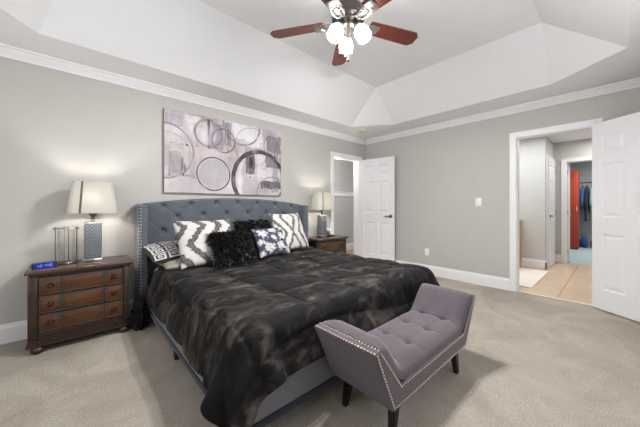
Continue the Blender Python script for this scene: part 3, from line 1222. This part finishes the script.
# ------------------------------------------------------------------ nightstands
def make_nightstand(label, loc):
    t = thing('nightstand', label, 'nightstand', loc, 0, 'matching walnut nightstands either side of the bed')
    D0, D1 = -0.17, 0.19           # front and back of the body
    b = nb()
    box(b, (-0.315, D0, 0.10), (0.315, D1, 0.60))
    # corner pilasters and flared base moulding
    for s in (-1, 1):
        box(b, (s * 0.318 - 0.030, D0 - 0.018, 0.10), (s * 0.318 + 0.012 if s > 0 else s * 0.318 + 0.030, D0 + 0.03, 0.60), 0.006)
    for z0, z1, e in ((0.055, 0.072, 0.040), (0.072, 0.086, 0.033), (0.086, 0.10, 0.024), (0.10, 0.116, 0.014), (0.116, 0.15, 0.006), (0.588, 0.605, 0.012), (0.60, 0.617, 0.026)):
        box(b, (-0.318 - e, D0 - e, z0), (0.318 + e, D1, z1), 0.004)
    obj('body', b, MAT['wood'], t, 'auto')
    b = nb(); box(b, (-0.365, D0 - 0.05, 0.617), (0.365, D1 + 0.005, 0.645), 0.008, 3)
    obj('top', b, MAT['woodtop'], t, 'auto')
    for k in range(3):
        z0 = 0.155 + k * 0.146
        z1 = z0 + 0.136
        dr = nb()
        box(dr, (-0.284, D0 - 0.012, z0), (0.284, D0 + 0.01, z1), 0.003)
        d = obj('drawer', dr, MAT['wood'], t, 'auto')
        for x0, x1 in ((-0.270, -0.156), (-0.128, 0.128), (0.156, 0.270)):
            pn = nb(); box(pn, (x0, D0 - 0.0155, z0 + 0.013), (x1, D0 - 0.01, z1 - 0.013), 0.002)
            obj('panel', pn, MAT['drawerwood'], d, 'auto')
        ed = nb()
        for x0, x1 in ((-0.280, -0.146), (-0.138, 0.138), (0.146, 0.280)):
            y0 = D0 - 0.012
            r0 = 0.007
            for lo, hi in (((x0, z0 + 0.004), (x1, z0 + 0.004 + r0)), ((x0, z1 - 0.004 - r0), (x1, z1 - 0.004)), ((x0, z0 + 0.004), (x0 + r0, z1 - 0.004)), ((x1 - r0, z0 + 0.004), (x1, z1 - 0.004))):
                box(ed, (lo[0], y0 - 0.006, lo[1]), (hi[0], y0 + 0.002, hi[1]), 0.002)
        obj('panel_moulding', ed, MAT['edge'], d, 'auto')
        for xk in (-0.213, 0.213):
            kn = nb()
            lathe(kn, [(0.0, 0), (0.021, 0.0), (0.021, 0.003), (0.009, 0.006), (0.008, 0.014), (0.016, 0.020), (0.018, 0.025), (0.014, 0.030), (0, 0.032)], 18, (xk, D0 - 0.0155, (z0 + z1) / 2), Matrix.Rotation(R(90), 4, 'X'))
            obj('knob', kn, MAT['bronze'], d, True)
    for x in (-0.29, 0.29):
        for y in (D0 - 0.005, D1 - 0.05):
            f = nb()
            lathe(f, [(0.0, 0.0), (0.026, 0.0), (0.040, 0.012), (0.046, 0.028), (0.040, 0.044), (0.030, 0.05), (0.034, 0.056), (0, 0.056)], 20, (x, y, 0))
            obj('foot', f, MAT['wood'], t, True)
    return t


ns = make_nightstand('walnut three-drawer nightstand with the alarm clock and glass hurricane on it', (0.063, 3.215, 0))
ns.scale = (0.94, 1, 1)
n2 = copy_tree(ns)
n2.location = (3.035, 3.215, 0)
n2['label'] = 'walnut nightstand beyond the bed, beside the closet doorway'
NT = 0.645


# ------------------------------------------------------------------ table lamps
def sup(a, n_=4.5):
    c, s = math.cos(a), math.sin(a)
    return math.copysign(abs(c) ** (2 / n_), c), math.copysign(abs(s) ** (2 / n_), s)


def make_lamp(label, loc):
    t = thing('table_lamp', label, 'table lamp', loc, 0, 'matching silver bedside lamps')
    b = nb(); box(b, (-0.066, -0.056, 0), (0.066, 0.056, 0.03), 0.006)
    obj('base_plinth', b, MAT['chrome'], t, 'auto')
    b = nb(); box(b, (-0.062, -0.052, 0.03), (0.062, 0.052, 0.355), 0.012, 3)
    obj('lamp_body', b, MAT['weave'], t, 'auto')
    b = nb()
    lathe(b, [(0, 0.355), (0.018, 0.355), (0.018, 0.362), (0.014, 0.366), (0.014, 0.405), (0.022, 0.412), (0.034, 0.435), (0.034, 0.44), (0.006, 0.445), (0.006, 0.70), (0, 0.70)], 18)
    obj('neck', b, MAT['pewter'], t, True)
    b = nb()
    lathe(b, [(0, 0.70), (0.012, 0.70), (0.013, 0.708), (0.006, 0.714), (0.010, 0.722), (0, 0.732)], 14)
    for k in range(4):
        a = k * math.pi / 2
        tube(b, [(0, 0, 0.703), (0.138 * math.cos(a), 0.100 * math.sin(a), 0.703)], 0.003, 6)
    obj('finial', b, MAT['pewter'], t, True)
    # tapered rounded-rectangle shade, open top and bottom
    b = nb()
    n_ = 64
    rings = []
    for z, ax_, ay_ in ((0.438, 0.178, 0.132), (0.718, 0.142, 0.104), (0.718, 0.140, 0.102), (0.438, 0.176, 0.130)):
        rings.append([b.verts.new((ax_ * sup(2 * math.pi * k / n_)[0], ay_ * sup(2 * math.pi * k / n_)[1], z)) for k in range(n_)])
    for q in range(4):
        A, B = rings[q], rings[(q + 1) % 4]
        for k in range(n_):
            b.faces.new((A[k], A[(k + 1) % n_], B[(k + 1) % n_], B[k]))
    sh = obj('lamp_shade', b, MAT['shade'], t, 'auto')
    # ribbon stripe on the shade front and its hems
    b = nb()
    for y_s in (-1,):
        A = [(-0.100, 0.438, 0.1335), (-0.084, 0.438, 0.1335), (-0.068, 0.718, 0.1055), (-0.081, 0.718, 0.1055)]
        f = [b.verts.new((x, y_s * y, z)) for x, z, y in A]
        g = [b.verts.new((x, y_s * (y - 0.004), z)) for x, z, y in A]
        b.faces.new(f); b.faces.new(g[::-1])
        for k in range(4):
            b.faces.new((f[k], f[(k + 1) % 4], g[(k + 1) % 4], g[k]))
    r = obj('ribbon', b, plain('grey_ribbon', (92, 88, 80), 0.7), sh)
    b = nb()
    lathe(b, [(0, 0.50), (0.014, 0.505), (0.016, 0.53), (0.028, 0.56), (0.03, 0.585), (0.02, 0.61), (0, 0.62)], 16)
    m_ = M('lit_bulb'); m_.set(Base_Color=(1, 1, 1), Emission_Color=lin((255, 236, 205)), Emission_Strength=12)
    obj('bulb', b, m_.m, t, True)
    return t


lamp = make_lamp('silver woven block lamp with cream shade on the nearer nightstand', (0.128, 3.235, NT))
l2 = copy_tree(lamp)
l2.location = (2.985, 3.235, NT)
l2['label'] = 'silver woven block lamp with cream shade on the far nightstand beyond the bed'
for x in (0.128, 2.985):
    light('lamp_bulb_light', 'POINT', (x, 3.235 - 0.04, NT + 0.575), LAMP_W, (1.0, 0.97, 0.93), 0.035)

# ------------------------------------------------------------------ hurricane, clock, flowers
t = thing('hurricane_lantern', 'clear glass hurricane lantern with silver posts beside the lamp', 'lantern', (-0.05, 3.27, NT))
b = nb(); lathe(b, [(0, 0), (0.080, 0), (0.082, 0.006), (0.074, 0.014), (0.05, 0.018), (0, 0.018)], 32)
obj('base', b, MAT['pewter'], t, 'auto')
b = nb(); lathe(b, [(0.060, 0.30), (0.086, 0.30), (0.088, 0.306), (0.084, 0.314), (0.060, 0.314), (0.060, 0.30)], 32)
obj('top_ring', b, MAT['nickel'], t, 'auto')
for k in range(4):
    a = R(12 + 90 * k)
    b = nb(); tube(b, [(0.070 * math.cos(a), 0.070 * math.sin(a), 0.01), (0.070 * math.cos(a), 0.070 * math.sin(a), 0.322)], 0.0045, 8)
    obj('post', b, MAT['pewter'], t, 'auto')
b = nb(); lathe(b, [(0.052, 0.018), (0.056, 0.018), (0.056, 0.29), (0.0535, 0.29), (0.052, 0.018)], 32)
obj('glass_cylinder', b, MAT['glass'], t, 'auto')

t = thing('alarm_clock', 'black alarm clock with glowing blue digits at the end of the nightstand', 'alarm clock', (-0.18, 3.165, NT), R(8))
b = nb()
prism(b, [(-0.035, 0), (0.04, 0), (0.035, 0.035), (0.0, 0.042), (-0.032, 0.036)], 0, -0.075, 0.075)
bmesh.ops.bevel(b, geom=list(b.edges), offset=0.006, segments=2, affect='EDGES')
obj('case', b, MAT['blackplastic'], t, 'auto')
b = nb(); box(b, (-0.066, -0.0375, 0.006), (0.066, -0.034, 0.033), 0.001)
dp = obj('display', b, MAT['display'], t)
b = nb()
SEG = {'1': 'bc', '2': 'abged', '8': 'abcdefg', '4': 'fgbc', '0': 'abcdef', '5': 'afgcd'}
x = -0.045
for ch in '12:48':
    if ch == ':':
        for z in (0.016, 0.024):
            box(b, (x - 0.0015, -0.039, z - 0.0015), (x + 0.0015, -0.0375, z + 0.0015))
        x += 0.013
        continue
    for sgm in SEG[ch]:
        lo, hi = {'a': ((-0.005, 0.027), (0.005, 0.029)), 'd': ((-0.005, 0.010), (0.005, 0.012)), 'g': ((-0.005, 0.0185), (0.005, 0.0205)), 'b': ((0.005, 0.0195), (0.007, 0.029)), 'c': ((0.005, 0.010), (0.007, 0.0195)), 'f': ((-0.007, 0.0195), (-0.005, 0.029)), 'e': ((-0.007, 0.010), (-0.005, 0.0195))}[sgm]
        box(b, (x + lo[0], -0.039, lo[1]), (x + hi[0], -0.0375, hi[1]))
    x += 0.022
obj('digits', b, MAT['led'], dp)

b = nb(); box(b, (3.06, 3.17, NT), (3.22, 3.29, NT + 0.022), 0.004)
tag(obj('tray', b, MAT['wood'], None, 'auto'), 'small dark wooden tray under the white flowers', 'tray')
t = thing('flower_vase', 'small dark vase of white flowers on the far nightstand', 'vase', (3.12, 3.23, NT + 0.022))
b = nb(); lathe(b, [(0, 0), (0.022, 0), (0.030, 0.015), (0.030, 0.035), (0.020, 0.05), (0.022, 0.056), (0.017, 0.056), (0.015, 0.03), (0, 0.028)], 20)
obj('vase_body', b, MAT['pewter'], t, True)
wh = plain('white_petals', (244, 242, 238), 0.7)
for k in range(7):
    a = k * 2.4
    r_ = 0.0 if k == 0 else 0.032
    p = Vector((r_ * math.cos(a), r_ * math.sin(a), 0.088 + 0.016 * math.sin(k * 1.9)))
    b = nb()
    for q in range(6):
        aa = q * math.pi / 3 + k
        d = Vector((math.cos(aa), math.sin(aa), 0.35)).normalized()
        sd = Vector((-math.sin(aa), math.cos(aa), 0))
        c = [p, p + d * 0.012 + sd * 0.010, p + d * 0.026, p + d * 0.012 - sd * 0.010]
        vv = [b.verts.new(x_) for x_ in c]
        c2 = [b.verts.new(x_ + Vector((0, 0, 0.003))) for x_ in c]
        b.faces.new(vv); b.faces.new(c2[::-1])
        for i in range(4):
            b.faces.new((vv[i], vv[(i + 1) % 4], c2[(i + 1) % 4], c2[i]))
    fl = obj('flower', b, wh, t)
    b = nb(); tube(b, [(0, 0, 0.04), p], 0.002, 6)
    obj('stem', b, plain('green_stem', (70, 92, 58), 0.6), fl)

# ------------------------------------------------------------------ wall art
AX0, AX1, AZ0, AZ1 = 0.746, 2.303, 1.302, 2.250
AW, AH = AX1 - AX0, AZ1 - AZ0


def art_colors(nu, nv):
    u, v_ = np.meshgrid(np.linspace(0, 1, nu), np.linspace(0, 1, nv), indexing='ij')   # v from the top down
    X, Y = u * AW, v_ * AH
    rs = np.random.RandomState(5)

    def nz(sx_, sy_, seed):
        out = np.zeros_like(u)
        for i in range(nu):
            for j in range(nv):
                out[i, j] = noise.noise((X[i, j] * sx_ + seed, Y[i, j] * sy_, seed * 1.7))
        return out
    n1, n2, n3 = nz(3, 3, 1.1), nz(11, 11, 4.2), nz(40, 9, 7.7)
    c = np.zeros((nu, nv, 3))
    base = np.array((196, 187, 189.0))
    c[:] = base
    c += (n1[..., None] * np.array((30, 36, 32)) + n2[..., None] * 15 + n3[..., None] * 7)
    c[..., 1] -= 6 * np.clip(n1, 0, 1)

    def blend(mask, col, a=1.0):
        mk = np.clip(mask, 0, 1)[..., None] * a
        c[:] = c * (1 - mk) + np.array(col, float) * mk

    def rect(u0, v0, u1, v1, col, a, soft=0.008, grit=0.28):
        e = np.minimum(np.minimum(u - u0, u1 - u) * AW, np.minimum(v_ - v0, v1 - v_) * AH) + n2 * 0.02
        mk = np.clip(e / soft, 0, 1) * np.clip(1 - grit * (0.5 + n3 * 1.6), 0, 1)
        blend(mk, col, a)

    def disc(cu, cv, r_, col, a):
        d = np.hypot(X - cu * AW, Y - cv * AH)
        blend(np.clip((r_ - d) / 0.01, 0, 1) * (0.75 + n2), col, a)

    def ring(cu, cv, r_, wd, col, a, edge=True):
        d = np.abs(np.hypot(X - cu * AW, Y - cv * AH) - r_ - n2 * 0.004)
        blend(np.clip((wd / 2 - d) / 0.006 + 0.5, 0, 1) * np.clip(0.85 + n2 * 0.9, 0.3, 1), col, a)
    # blocks of wash
    rect(0.00, 0.05, 0.13, 0.20, (176, 164, 182), 0.7)
    rect(0.13, 0.02, 0.26, 0.12, (222, 218, 218), 0.8)
    rect(0.02, 0.50, 0.12, 0.78, (150, 144, 148), 0.75)
    rect(0.11, 0.56, 0.13, 0.78, (92, 86, 92), 0.7)
    rect(0.14, 0.40, 0.56, 0.50, (206, 184, 180), 0.6)
    rect(0.30, 0.06, 0.44, 0.42, (158, 144, 158), 0.8)
    rect(0.44, 0.02, 0.50, 0.34, (120, 106, 112), 0.5)
    rect(0.52, 0.00, 0.80, 0.22, (222, 220, 222), 0.85)
    rect(0.84, 0.08, 1.00, 0.34, (142, 126, 138), 0.75)
    rect(0.62, 0.30, 0.82, 0.42, (160, 150, 152), 0.6)
    rect(0.63, 0.38, 0.72, 0.70, (104, 94, 100), 0.75)
    rect(0.66, 0.44, 0.70, 0.62, (72, 64, 70), 0.6)
    rect(0.74, 0.36, 0.99, 0.80, (216, 212, 214), 0.8)
    rect(0.83, 0.38, 0.96, 0.58, (136, 130, 136), 0.85)
    rect(0.78, 0.78, 1.00, 0.90, (106, 100, 110), 0.8)
    rect(0.90, 0.40, 0.97, 0.95, (150, 142, 152), 0.5)
    rect(0.60, 0.76, 0.78, 1.00, (184, 174, 184), 0.7)
    rect(0.00, 0.80, 0.50, 1.00, (204, 192, 194), 0.6)
    rect(0.56, 0.40, 0.60, 1.00, (222, 218, 220), 0.6)
    disc(0.355, 0.74, 0.20, (176, 172, 174), 0.75)
    disc(0.02, 0.50, 0.30, (206, 198, 200), 0.3)
    disc(0.29, 0.22, 0.14, (214, 212, 216), 0.45)
    for cu, cv, r_, wd, col, a in (
            (0.00, 0.50, 0.31, 0.020, (160, 150, 154), 0.95), (0.02, 0.54, 0.245, 0.012, (176, 166, 170), 0.9),
            (0.315, 0.215, 0.165, 0.026, (150, 138, 142), 0.9), (0.435, 0.28, 0.150, 0.016, (128, 116, 120), 0.9),
            (0.60, 0.02, 0.26, 0.024, (150, 138, 144), 0.9), (0.355, 0.74, 0.205, 0.013, (70, 66, 68), 0.95),
            (0.355, 0.74, 0.19, 0.008, (214, 210, 212), 0.7),
            (0.775, 0.78, 0.40, 0.042, (104, 94, 95), 0.95), (0.775, 0.78, 0.377, 0.009, (58, 52, 55), 0.9), (0.775, 0.78, 0.423, 0.008, (66, 58, 63), 0.8),
            (0.90, 0.98, 0.245, 0.014, (150, 144, 150), 0.9), (0.93, 0.25, 0.18, 0.014, (150, 136, 148), 0.8),
            (0.70, 0.30, 0.26, 0.010, (132, 122, 126), 0.5)):
        ring(cu, cv, r_, wd, col, a)
    blend(np.clip(np.abs(n3) * 2 - 0.75, 0, 1), (236, 232, 234), 0.15)
    for (a_, b2, c2, d2) in ((0.60, 0.74, 0.80, 0.755), (0.0, 0.40, 0.28, 0.408), (0.14, 0.62, 0.145, 0.80), (0.83, 0.36, 0.98, 0.372), (0.47, 0.10, 0.474, 0.42), (0.965, 0.40, 0.972, 0.96), (0.02, 0.78, 0.24, 0.79), (0.31, 0.04, 0.316, 0.40), (0.74, 0.60, 0.83, 0.606)):
        rect(a_, b2, c2, d2, (96, 86, 90), 0.7, 0.003, 0.9)
    return np.clip(c, 0, 255)


art = thing('wall_art', 'wide abstract canvas of grey and lilac circles above the headboard', 'painting', ((AX0 + AX1) / 2, 3.405, AZ0))
NU_, NV_ = 300, 184
Ccol = art_colors(NU_, NV_)
Ccol = Ccol * 0.6 + Ccol.mean(-1, keepdims=True) * 0.4
Ccol = np.clip((Ccol - 170) * 1.35 + 150, 20, 235) / 255
Ccol = np.where(Ccol <= 0.04045, Ccol / 12.92, ((Ccol + 0.055) / 1.055) ** 2.4)
verts = [(-AW / 2 + AW * i / (NU_ - 1), 0.0, AH * (1 - j / (NV_ - 1))) for i in range(NU_) for j in range(NV_)]
faces = [(i * NV_ + j, i * NV_ + j + 1, (i + 1) * NV_ + j + 1, (i + 1) * NV_ + j) for i in range(NU_ - 1) for j in range(NV_ - 1)]
me = bpy.data.meshes.new('canvas_face')
me.from_pydata(verts, [], faces)
at = me.color_attributes.new('col', 'FLOAT_COLOR', 'POINT')
at.data.foreach_set('color', np.concatenate([Ccol.reshape(-1, 3), np.ones((NU_ * NV_, 1))], 1).astype(np.float32).ravel())
me.materials.append(MAT['art'])
o = bpy.data.objects.new('canvas_face', me); C.objects.link(o); o.parent = art
b = nb(); box(b, (-AW / 2, 0.0008, 0), (AW / 2, 0.042, AH), 0.0)
obj('stretcher', b, plain('canvas_edge', (124, 116, 112), 0.8), art)

# ------------------------------------------------------------------ ceiling fan
fan = thing('ceiling_fan', 'five-blade mahogany ceiling fan with three lit frosted shades', 'ceiling fan', FAN)
b = nb()
lathe(b, [(0, 0.25), (0.075, 0.25), (0.078, 0.235), (0.065, 0.20), (0.03, 0.175), (0.015, 0.17), (0.015, 0.10), (0, 0.10)], 28)
obj('canopy', b, MAT['pewter'], fan, 'auto')
b = nb()
lathe(b, [(0, 0.125), (0.05, 0.125), (0.10, 0.115), (0.125, 0.09), (0.130, 0.05), (0.122, 0.03), (0.126, 0.024), (0.126, 0.012), (0.10, 0.0), (0.095, -0.015), (0.07, -0.022), (0, -0.022)], 32)
obj('motor_housing', b, MAT['pewter'], fan, 'auto')
b = nb()
lathe(b, [(0, -0.02), (0.055, -0.02), (0.062, -0.035), (0.062, -0.05), (0.05, -0.06), (0.03, -0.065), (0.026, -0.085), (0.032, -0.092), (0.032, -0.105), (0.018, -0.115), (0.010, -0.125), (0, -0.128)], 24)
obj('switch_housing', b, MAT['nickel'], fan, 'auto')
for k in range(5):
    a = R(50.7 + 72 * k)
    iron = nb()
    # ornate bracket: two curled arms and a pierced plate
    for s in (-1, 1):
        tube(iron, [(0.085, s * 0.018, -0.012), (0.125, s * 0.030, -0.03), (0.165, s * 0.046, -0.022), (0.20, s * 0.040, -0.012), (0.225, s * 0.014, -0.012)], 0.007, 8)
        tube(iron, [(0.16 + 0.018 * math.cos(q * 0.7), s * 0.024 + 0.012 * math.sin(q * 0.7), -0.016) for q in range(10)], 0.004, 6)
    box(iron, (0.19, -0.05, -0.013), (0.275, 0.05, -0.006), 0.006)
    box(iron, (0.10, -0.016, -0.022), (0.20, 0.016, -0.014), 0.003)
    for x_, y_ in ((0.215, -0.03), (0.215, 0.03), (0.255, 0.0)):
        lathe(iron, [(0.007, -0.013), (0.005, -0.017), (0, -0.018)], 8, (x_, y_, 0))
    io = obj('blade_iron', iron, MAT['nickel'], fan, 'auto', rot=(0, 0, a))
    bl_ = nb()
    out = [(0.185, -0.052), (0.20, -0.060), (0.40, -0.066), (0.615, -0.072), (0.655, -0.038), (0.655, 0.038), (0.615, 0.072), (0.40, 0.066), (0.20, 0.060), (0.185, 0.052)]
    prism(bl_, out, 2, -0.005, 0.004)
    Rm = Matrix.Rotation(R(-11), 4, 'X')
    for q in bl_.verts:
        q.co = Rm @ q.co
    bmesh.ops.bevel(bl_, geom=[e for e in bl_.edges], offset=0.002, segments=1, affect='EDGES')
    obj('blade', bl_, MAT['blade'], io, 'auto')
for k in range(3):
    a = R(50 + 120 * k)
    d = Vector((math.cos(a), math.sin(a), 0))
    arm = nb()
    tube(arm, [d * 0.03 + Vector((0, 0, -0.03)), d * 0.06 + Vector((0, 0, -0.028)), d * 0.08 + Vector((0, 0, -0.042)), d * 0.086 + Vector((0, 0, -0.062))], [0.010, 0.010, 0.011, 0.014], 10)
    ax_dir = (d * 0.5 + Vector((0, 0, -1))).normalized()
    Tm = Vector((0, 0, 1)).rotation_difference(ax_dir).to_matrix().to_4x4()
    base_p = d * 0.082 + Vector((0, 0, -0.052))
    lathe(arm, [(0, -0.005), (0.026, -0.005), (0.030, 0.005), (0.030, 0.022), (0, 0.022)], 18, base_p, Tm)
    ao = obj('light_arm', arm, MAT['nickel'], fan, 'auto')
    g = nb()
    lathe(g, [(0.026, 0.012), (0.034, 0.022), (0.050, 0.045), (0.058, 0.070), (0.057, 0.095), (0.052, 0.115), (0.056, 0.128), (0.053, 0.128), (0.049, 0.114), (0.054, 0.09), (0.054, 0.07), (0.046, 0.045), (0.030, 0.022)], 24, base_p, Tm)
    obj('glass_shade', g, MAT['frost'], ao, True)
    g = nb()
    lathe(g, [(0, 0.02), (0.012, 0.02), (0.014, 0.045), (0.026, 0.065), (0.028, 0.08), (0.018, 0.098), (0, 0.104)], 16, base_p, Tm)
    mb = M('fan_bulb_lit'); mb.set(Base_Color=(1, 1, 1), Emission_Color=(1, 0.96, 0.9), Emission_Strength=18)
    obj('bulb', g, mb.m, ao, True)
    lp = FAN + base_p + ax_dir * 0.094
    light('fan_bulb_light', 'POINT', lp, BULB_W, (1.0, 0.99, 0.98), 0.035)
for k, (dx, dy, ln) in enumerate(((0.02, 0.045, 0.165), (0.075, 0.065, 0.18))):
    b = nb()
    tube(b, [(dx, dy, -0.06), (dx, dy, -0.06 - ln)], 0.0016, 6)
    ch = obj('pull_chain', b, MAT['chrome'], fan)
    b = nb()
    lathe(b, [(0, -0.026), (0.007, -0.02), (0.010, -0.010), (0.006, 0.0), (0, 0.002)], 12, (dx, dy, -0.06 - ln))
    obj('chain_fob', b, MAT['plastic'] if k == 0 else MAT['bronze'], ch, True)

# ------------------------------------------------------------------ wall fittings
t = thing('light_switch', 'white light switch plate left of the hall doorway', 'light switch', (XB, 1.365, 1.205))
b = nb(); box(b, (-0.007, -0.040, -0.060), (0, 0.040, 0.060), 0.003)
pl = obj('plate', b, MAT['plastic'], t, 'auto')
for y in (0.0,):
    b = nb(); box(b, (-0.013, y - 0.016, -0.033), (-0.006, y + 0.016, 0.033), 0.002)
    obj('rocker', b, MAT['trim'], pl, 'auto')
t = thing('wall_outlet', 'white wall outlet low between the closet door and the hall doorway', 'outlet', (XB, 2.146, 0.376))
b = nb(); box(b, (-0.006, -0.036, -0.058), (0, 0.036, 0.058), 0.003)
pl = obj('plate', b, MAT['plastic'], t, 'auto')
for z in (-0.024, 0.024):
    b = nb(); box(b, (-0.010, -0.017, z - 0.016), (-0.005, 0.017, z + 0.016), 0.004)
    obj('socket', b, MAT['trim'], pl, 'auto')
t = thing('smoke_detector', 'small round beige smoke detector on the ceiling corner', 'smoke detector', (3.73, 2.99, H))
b = nb(); lathe(b, [(0, 0), (0.066, 0), (0.066, -0.012), (0.058, -0.026), (0.03, -0.034), (0, -0.034)], 28)
obj('cover', b, MAT['beige'], t, 'auto')
b = nb(); lathe(b, [(0.075, 0), (0.075, -0.006), (0.066, -0.008), (0.066, 0)], 28)
obj('mounting_ring', b, MAT['plastic'], t, 'auto')

# ------------------------------------------------------------------ hall things
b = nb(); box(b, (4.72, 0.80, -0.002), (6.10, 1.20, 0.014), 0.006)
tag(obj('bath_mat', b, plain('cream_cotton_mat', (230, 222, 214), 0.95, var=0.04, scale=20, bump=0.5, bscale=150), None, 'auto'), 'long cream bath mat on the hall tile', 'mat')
t = thing('vanity_cabinet', 'honey oak cabinet end at the left edge of the hall doorway', 'cabinet', (6.04, 1.225, -0.002))
b = nb(); box(b, (-0.26, 0.0, 0.10), (0.26, 0.9, 0.85), 0.004); box(b, (-0.21, 0.01, 0.0), (0.26, 0.9, 0.10))
obj('body', b, MAT['vanity'], t, 'auto')
b = nb(); box(b, (-0.28, -0.015, 0.85), (0.27, 0.91, 0.885), 0.006)
obj('countertop', b, plain('tan_stone', (196, 176, 152), 0.3), t, 'auto')

# far room: tall cabinet and hanging clothes
t = thing('tall_cabinet', 'tall orange red cabinet in the room at the end of the hall', 'cabinet', (10.0, 0.81, 0))
red = plain('orange_red_paint', (150, 50, 22), 0.5)
b = nb(); box(b, (-0.25, -0.12, 0.0), (0.25, 0.14, 2.10), 0.006)
obj('body', b, red, t, 'auto')
b = nb(); box(b, (-0.268, -0.108, 0.06), (-0.25, 0.125, 2.06), 0.004)
dd = obj('door', b, red, t, 'auto')
b = nb(); tube(b, [(-0.268, -0.10, 1.0), (-0.30, -0.10, 1.02), (-0.30, -0.10, 1.14), (-0.268, -0.10, 1.16)], 0.008, 8)
obj('handle', b, MAT['chrome'], dd, 'auto')
t = thing('clothes_rail', 'dark metal clothes rail along the far room', 'clothes rail', (10.62, 0.0, 0))
b = nb(); tube(b, [(0, 0.80, 1.80), (0, -0.9, 1.80)], 0.014, 10)
obj('rod', b, MAT['bronze'], t, 'auto')
for y in (0.79, -0.89):
    b = nb(); tube(b, [(0, y, 0), (0, y, 1.80)], 0.014, 10); box(b, (-0.2, y - 0.015, 0), (0.2, y + 0.015, 0.03), 0.004)
    obj('upright', b, MAT['bronze'], t, 'auto')


def garment(name, label, y, rgb, length, wd, seed):
    t_ = thing(name, label, 'clothing', (10.62, y, 1.80), R(4) * math.sin(seed * 3), 'clothes hanging in the far room')
    b = nb()
    tube(b, [(0.0, 0, 0.014), (0.022, 0, 0.026), (0.014, 0, -0.002), (0, 0, -0.035), (0, 0, -0.07)], 0.003, 6)
    tube(b, [(-wd * 0.42, 0, -0.14), (0, 0, -0.06), (wd * 0.42, 0, -0.14)], 0.006, 6)
    obj('hanger', b, MAT['bronze'], t_)
    b = nb()
    ny_, na = 24, 28
    rings = []
    for j in range(ny_ + 1):
        q = j / ny_
        z = -0.07 - length * q
        hw_ = wd / 2 * (0.25 + 0.75 * min(1, q / 0.13) ** 0.8) * (1 + 0.05 * math.sin(q * 5 + seed))
        th = 0.030 + 0.012 * q
        rg = []
        for k in range(na):
            a = 2 * math.pi * k / na
            f = 1 + 0.22 * q * math.sin(a * 7 + seed)
            rg.append(b.verts.new((hw_ * math.cos(a), th * math.sin(a) * f, z - 0.06 * abs(math.cos(a)) * (1 - min(1, q / 0.2)))))
        rings.append(rg)
    for A, B in zip(rings, rings[1:]):
        for k in range(na):
            b.faces.new((A[k], A[(k + 1) % na], B[(k + 1) % na], B[k]))
    b.faces.new(rings[0]); b.faces.new(rings[-1][::-1])
    # sleeves
    for s in (-1, 1):
        tube(b, [(s * wd * 0.42, 0, -0.15), (s * wd * 0.56, 0, -0.32), (s * wd * 0.60, 0.01, -0.50), (s * wd * 0.58, 0.015, -0.66)], [0.04, 0.04, 0.038, 0.034], 10)
    obj('cloth', b, cloth_mat(name + '_cloth', rgb), t_, True)


garment('jacket', 'blue jacket hanging beside the orange red cabinet', 0.655, (40, 92, 142), 0.72, 0.42, 1)
garment('jacket', 'black jacket hanging next to the blue one', 0.565, (26, 28, 32), 1.0, 0.44, 2)
garment('shirt', 'pale teal shirt hanging past the black jacket', 0.47, (128, 176, 172), 0.75, 0.42, 3)
garment('jacket', 'dark green coat at the doorway edge of the rail', 0.37, (34, 52, 46), 1.1, 0.44, 4)
for k, (y, rgb, lb) in enumerate(((0.62, (36, 60, 120), 'blue bag on the floor under the hanging clothes'), (0.40, (120, 34, 34), 'dark red bag on the floor under the hanging clothes'))):
    t = thing('bag', lb, 'bag', (10.45, y, 0))
    b = nb()
    bmesh.ops.create_icosphere(b, subdivisions=3, radius=1.0)
    for q in b.verts:
        z = max(-0.75, q.co.z)
        q.co = (q.co.x * 0.13, q.co.y * 0.10 * (1 - 0.2 * z), (z + 0.75) * 0.19)
    obj('bag_body', b, cloth_mat('bag_canvas', rgb), t, True)
    b = nb(); tube(b, [(0, -0.04, 0.31), (0, -0.03, 0.40), (0, 0.03, 0.40), (0, 0.04, 0.31)], 0.008, 8)
    obj('handle', b, MAT['bronze'], t, True)
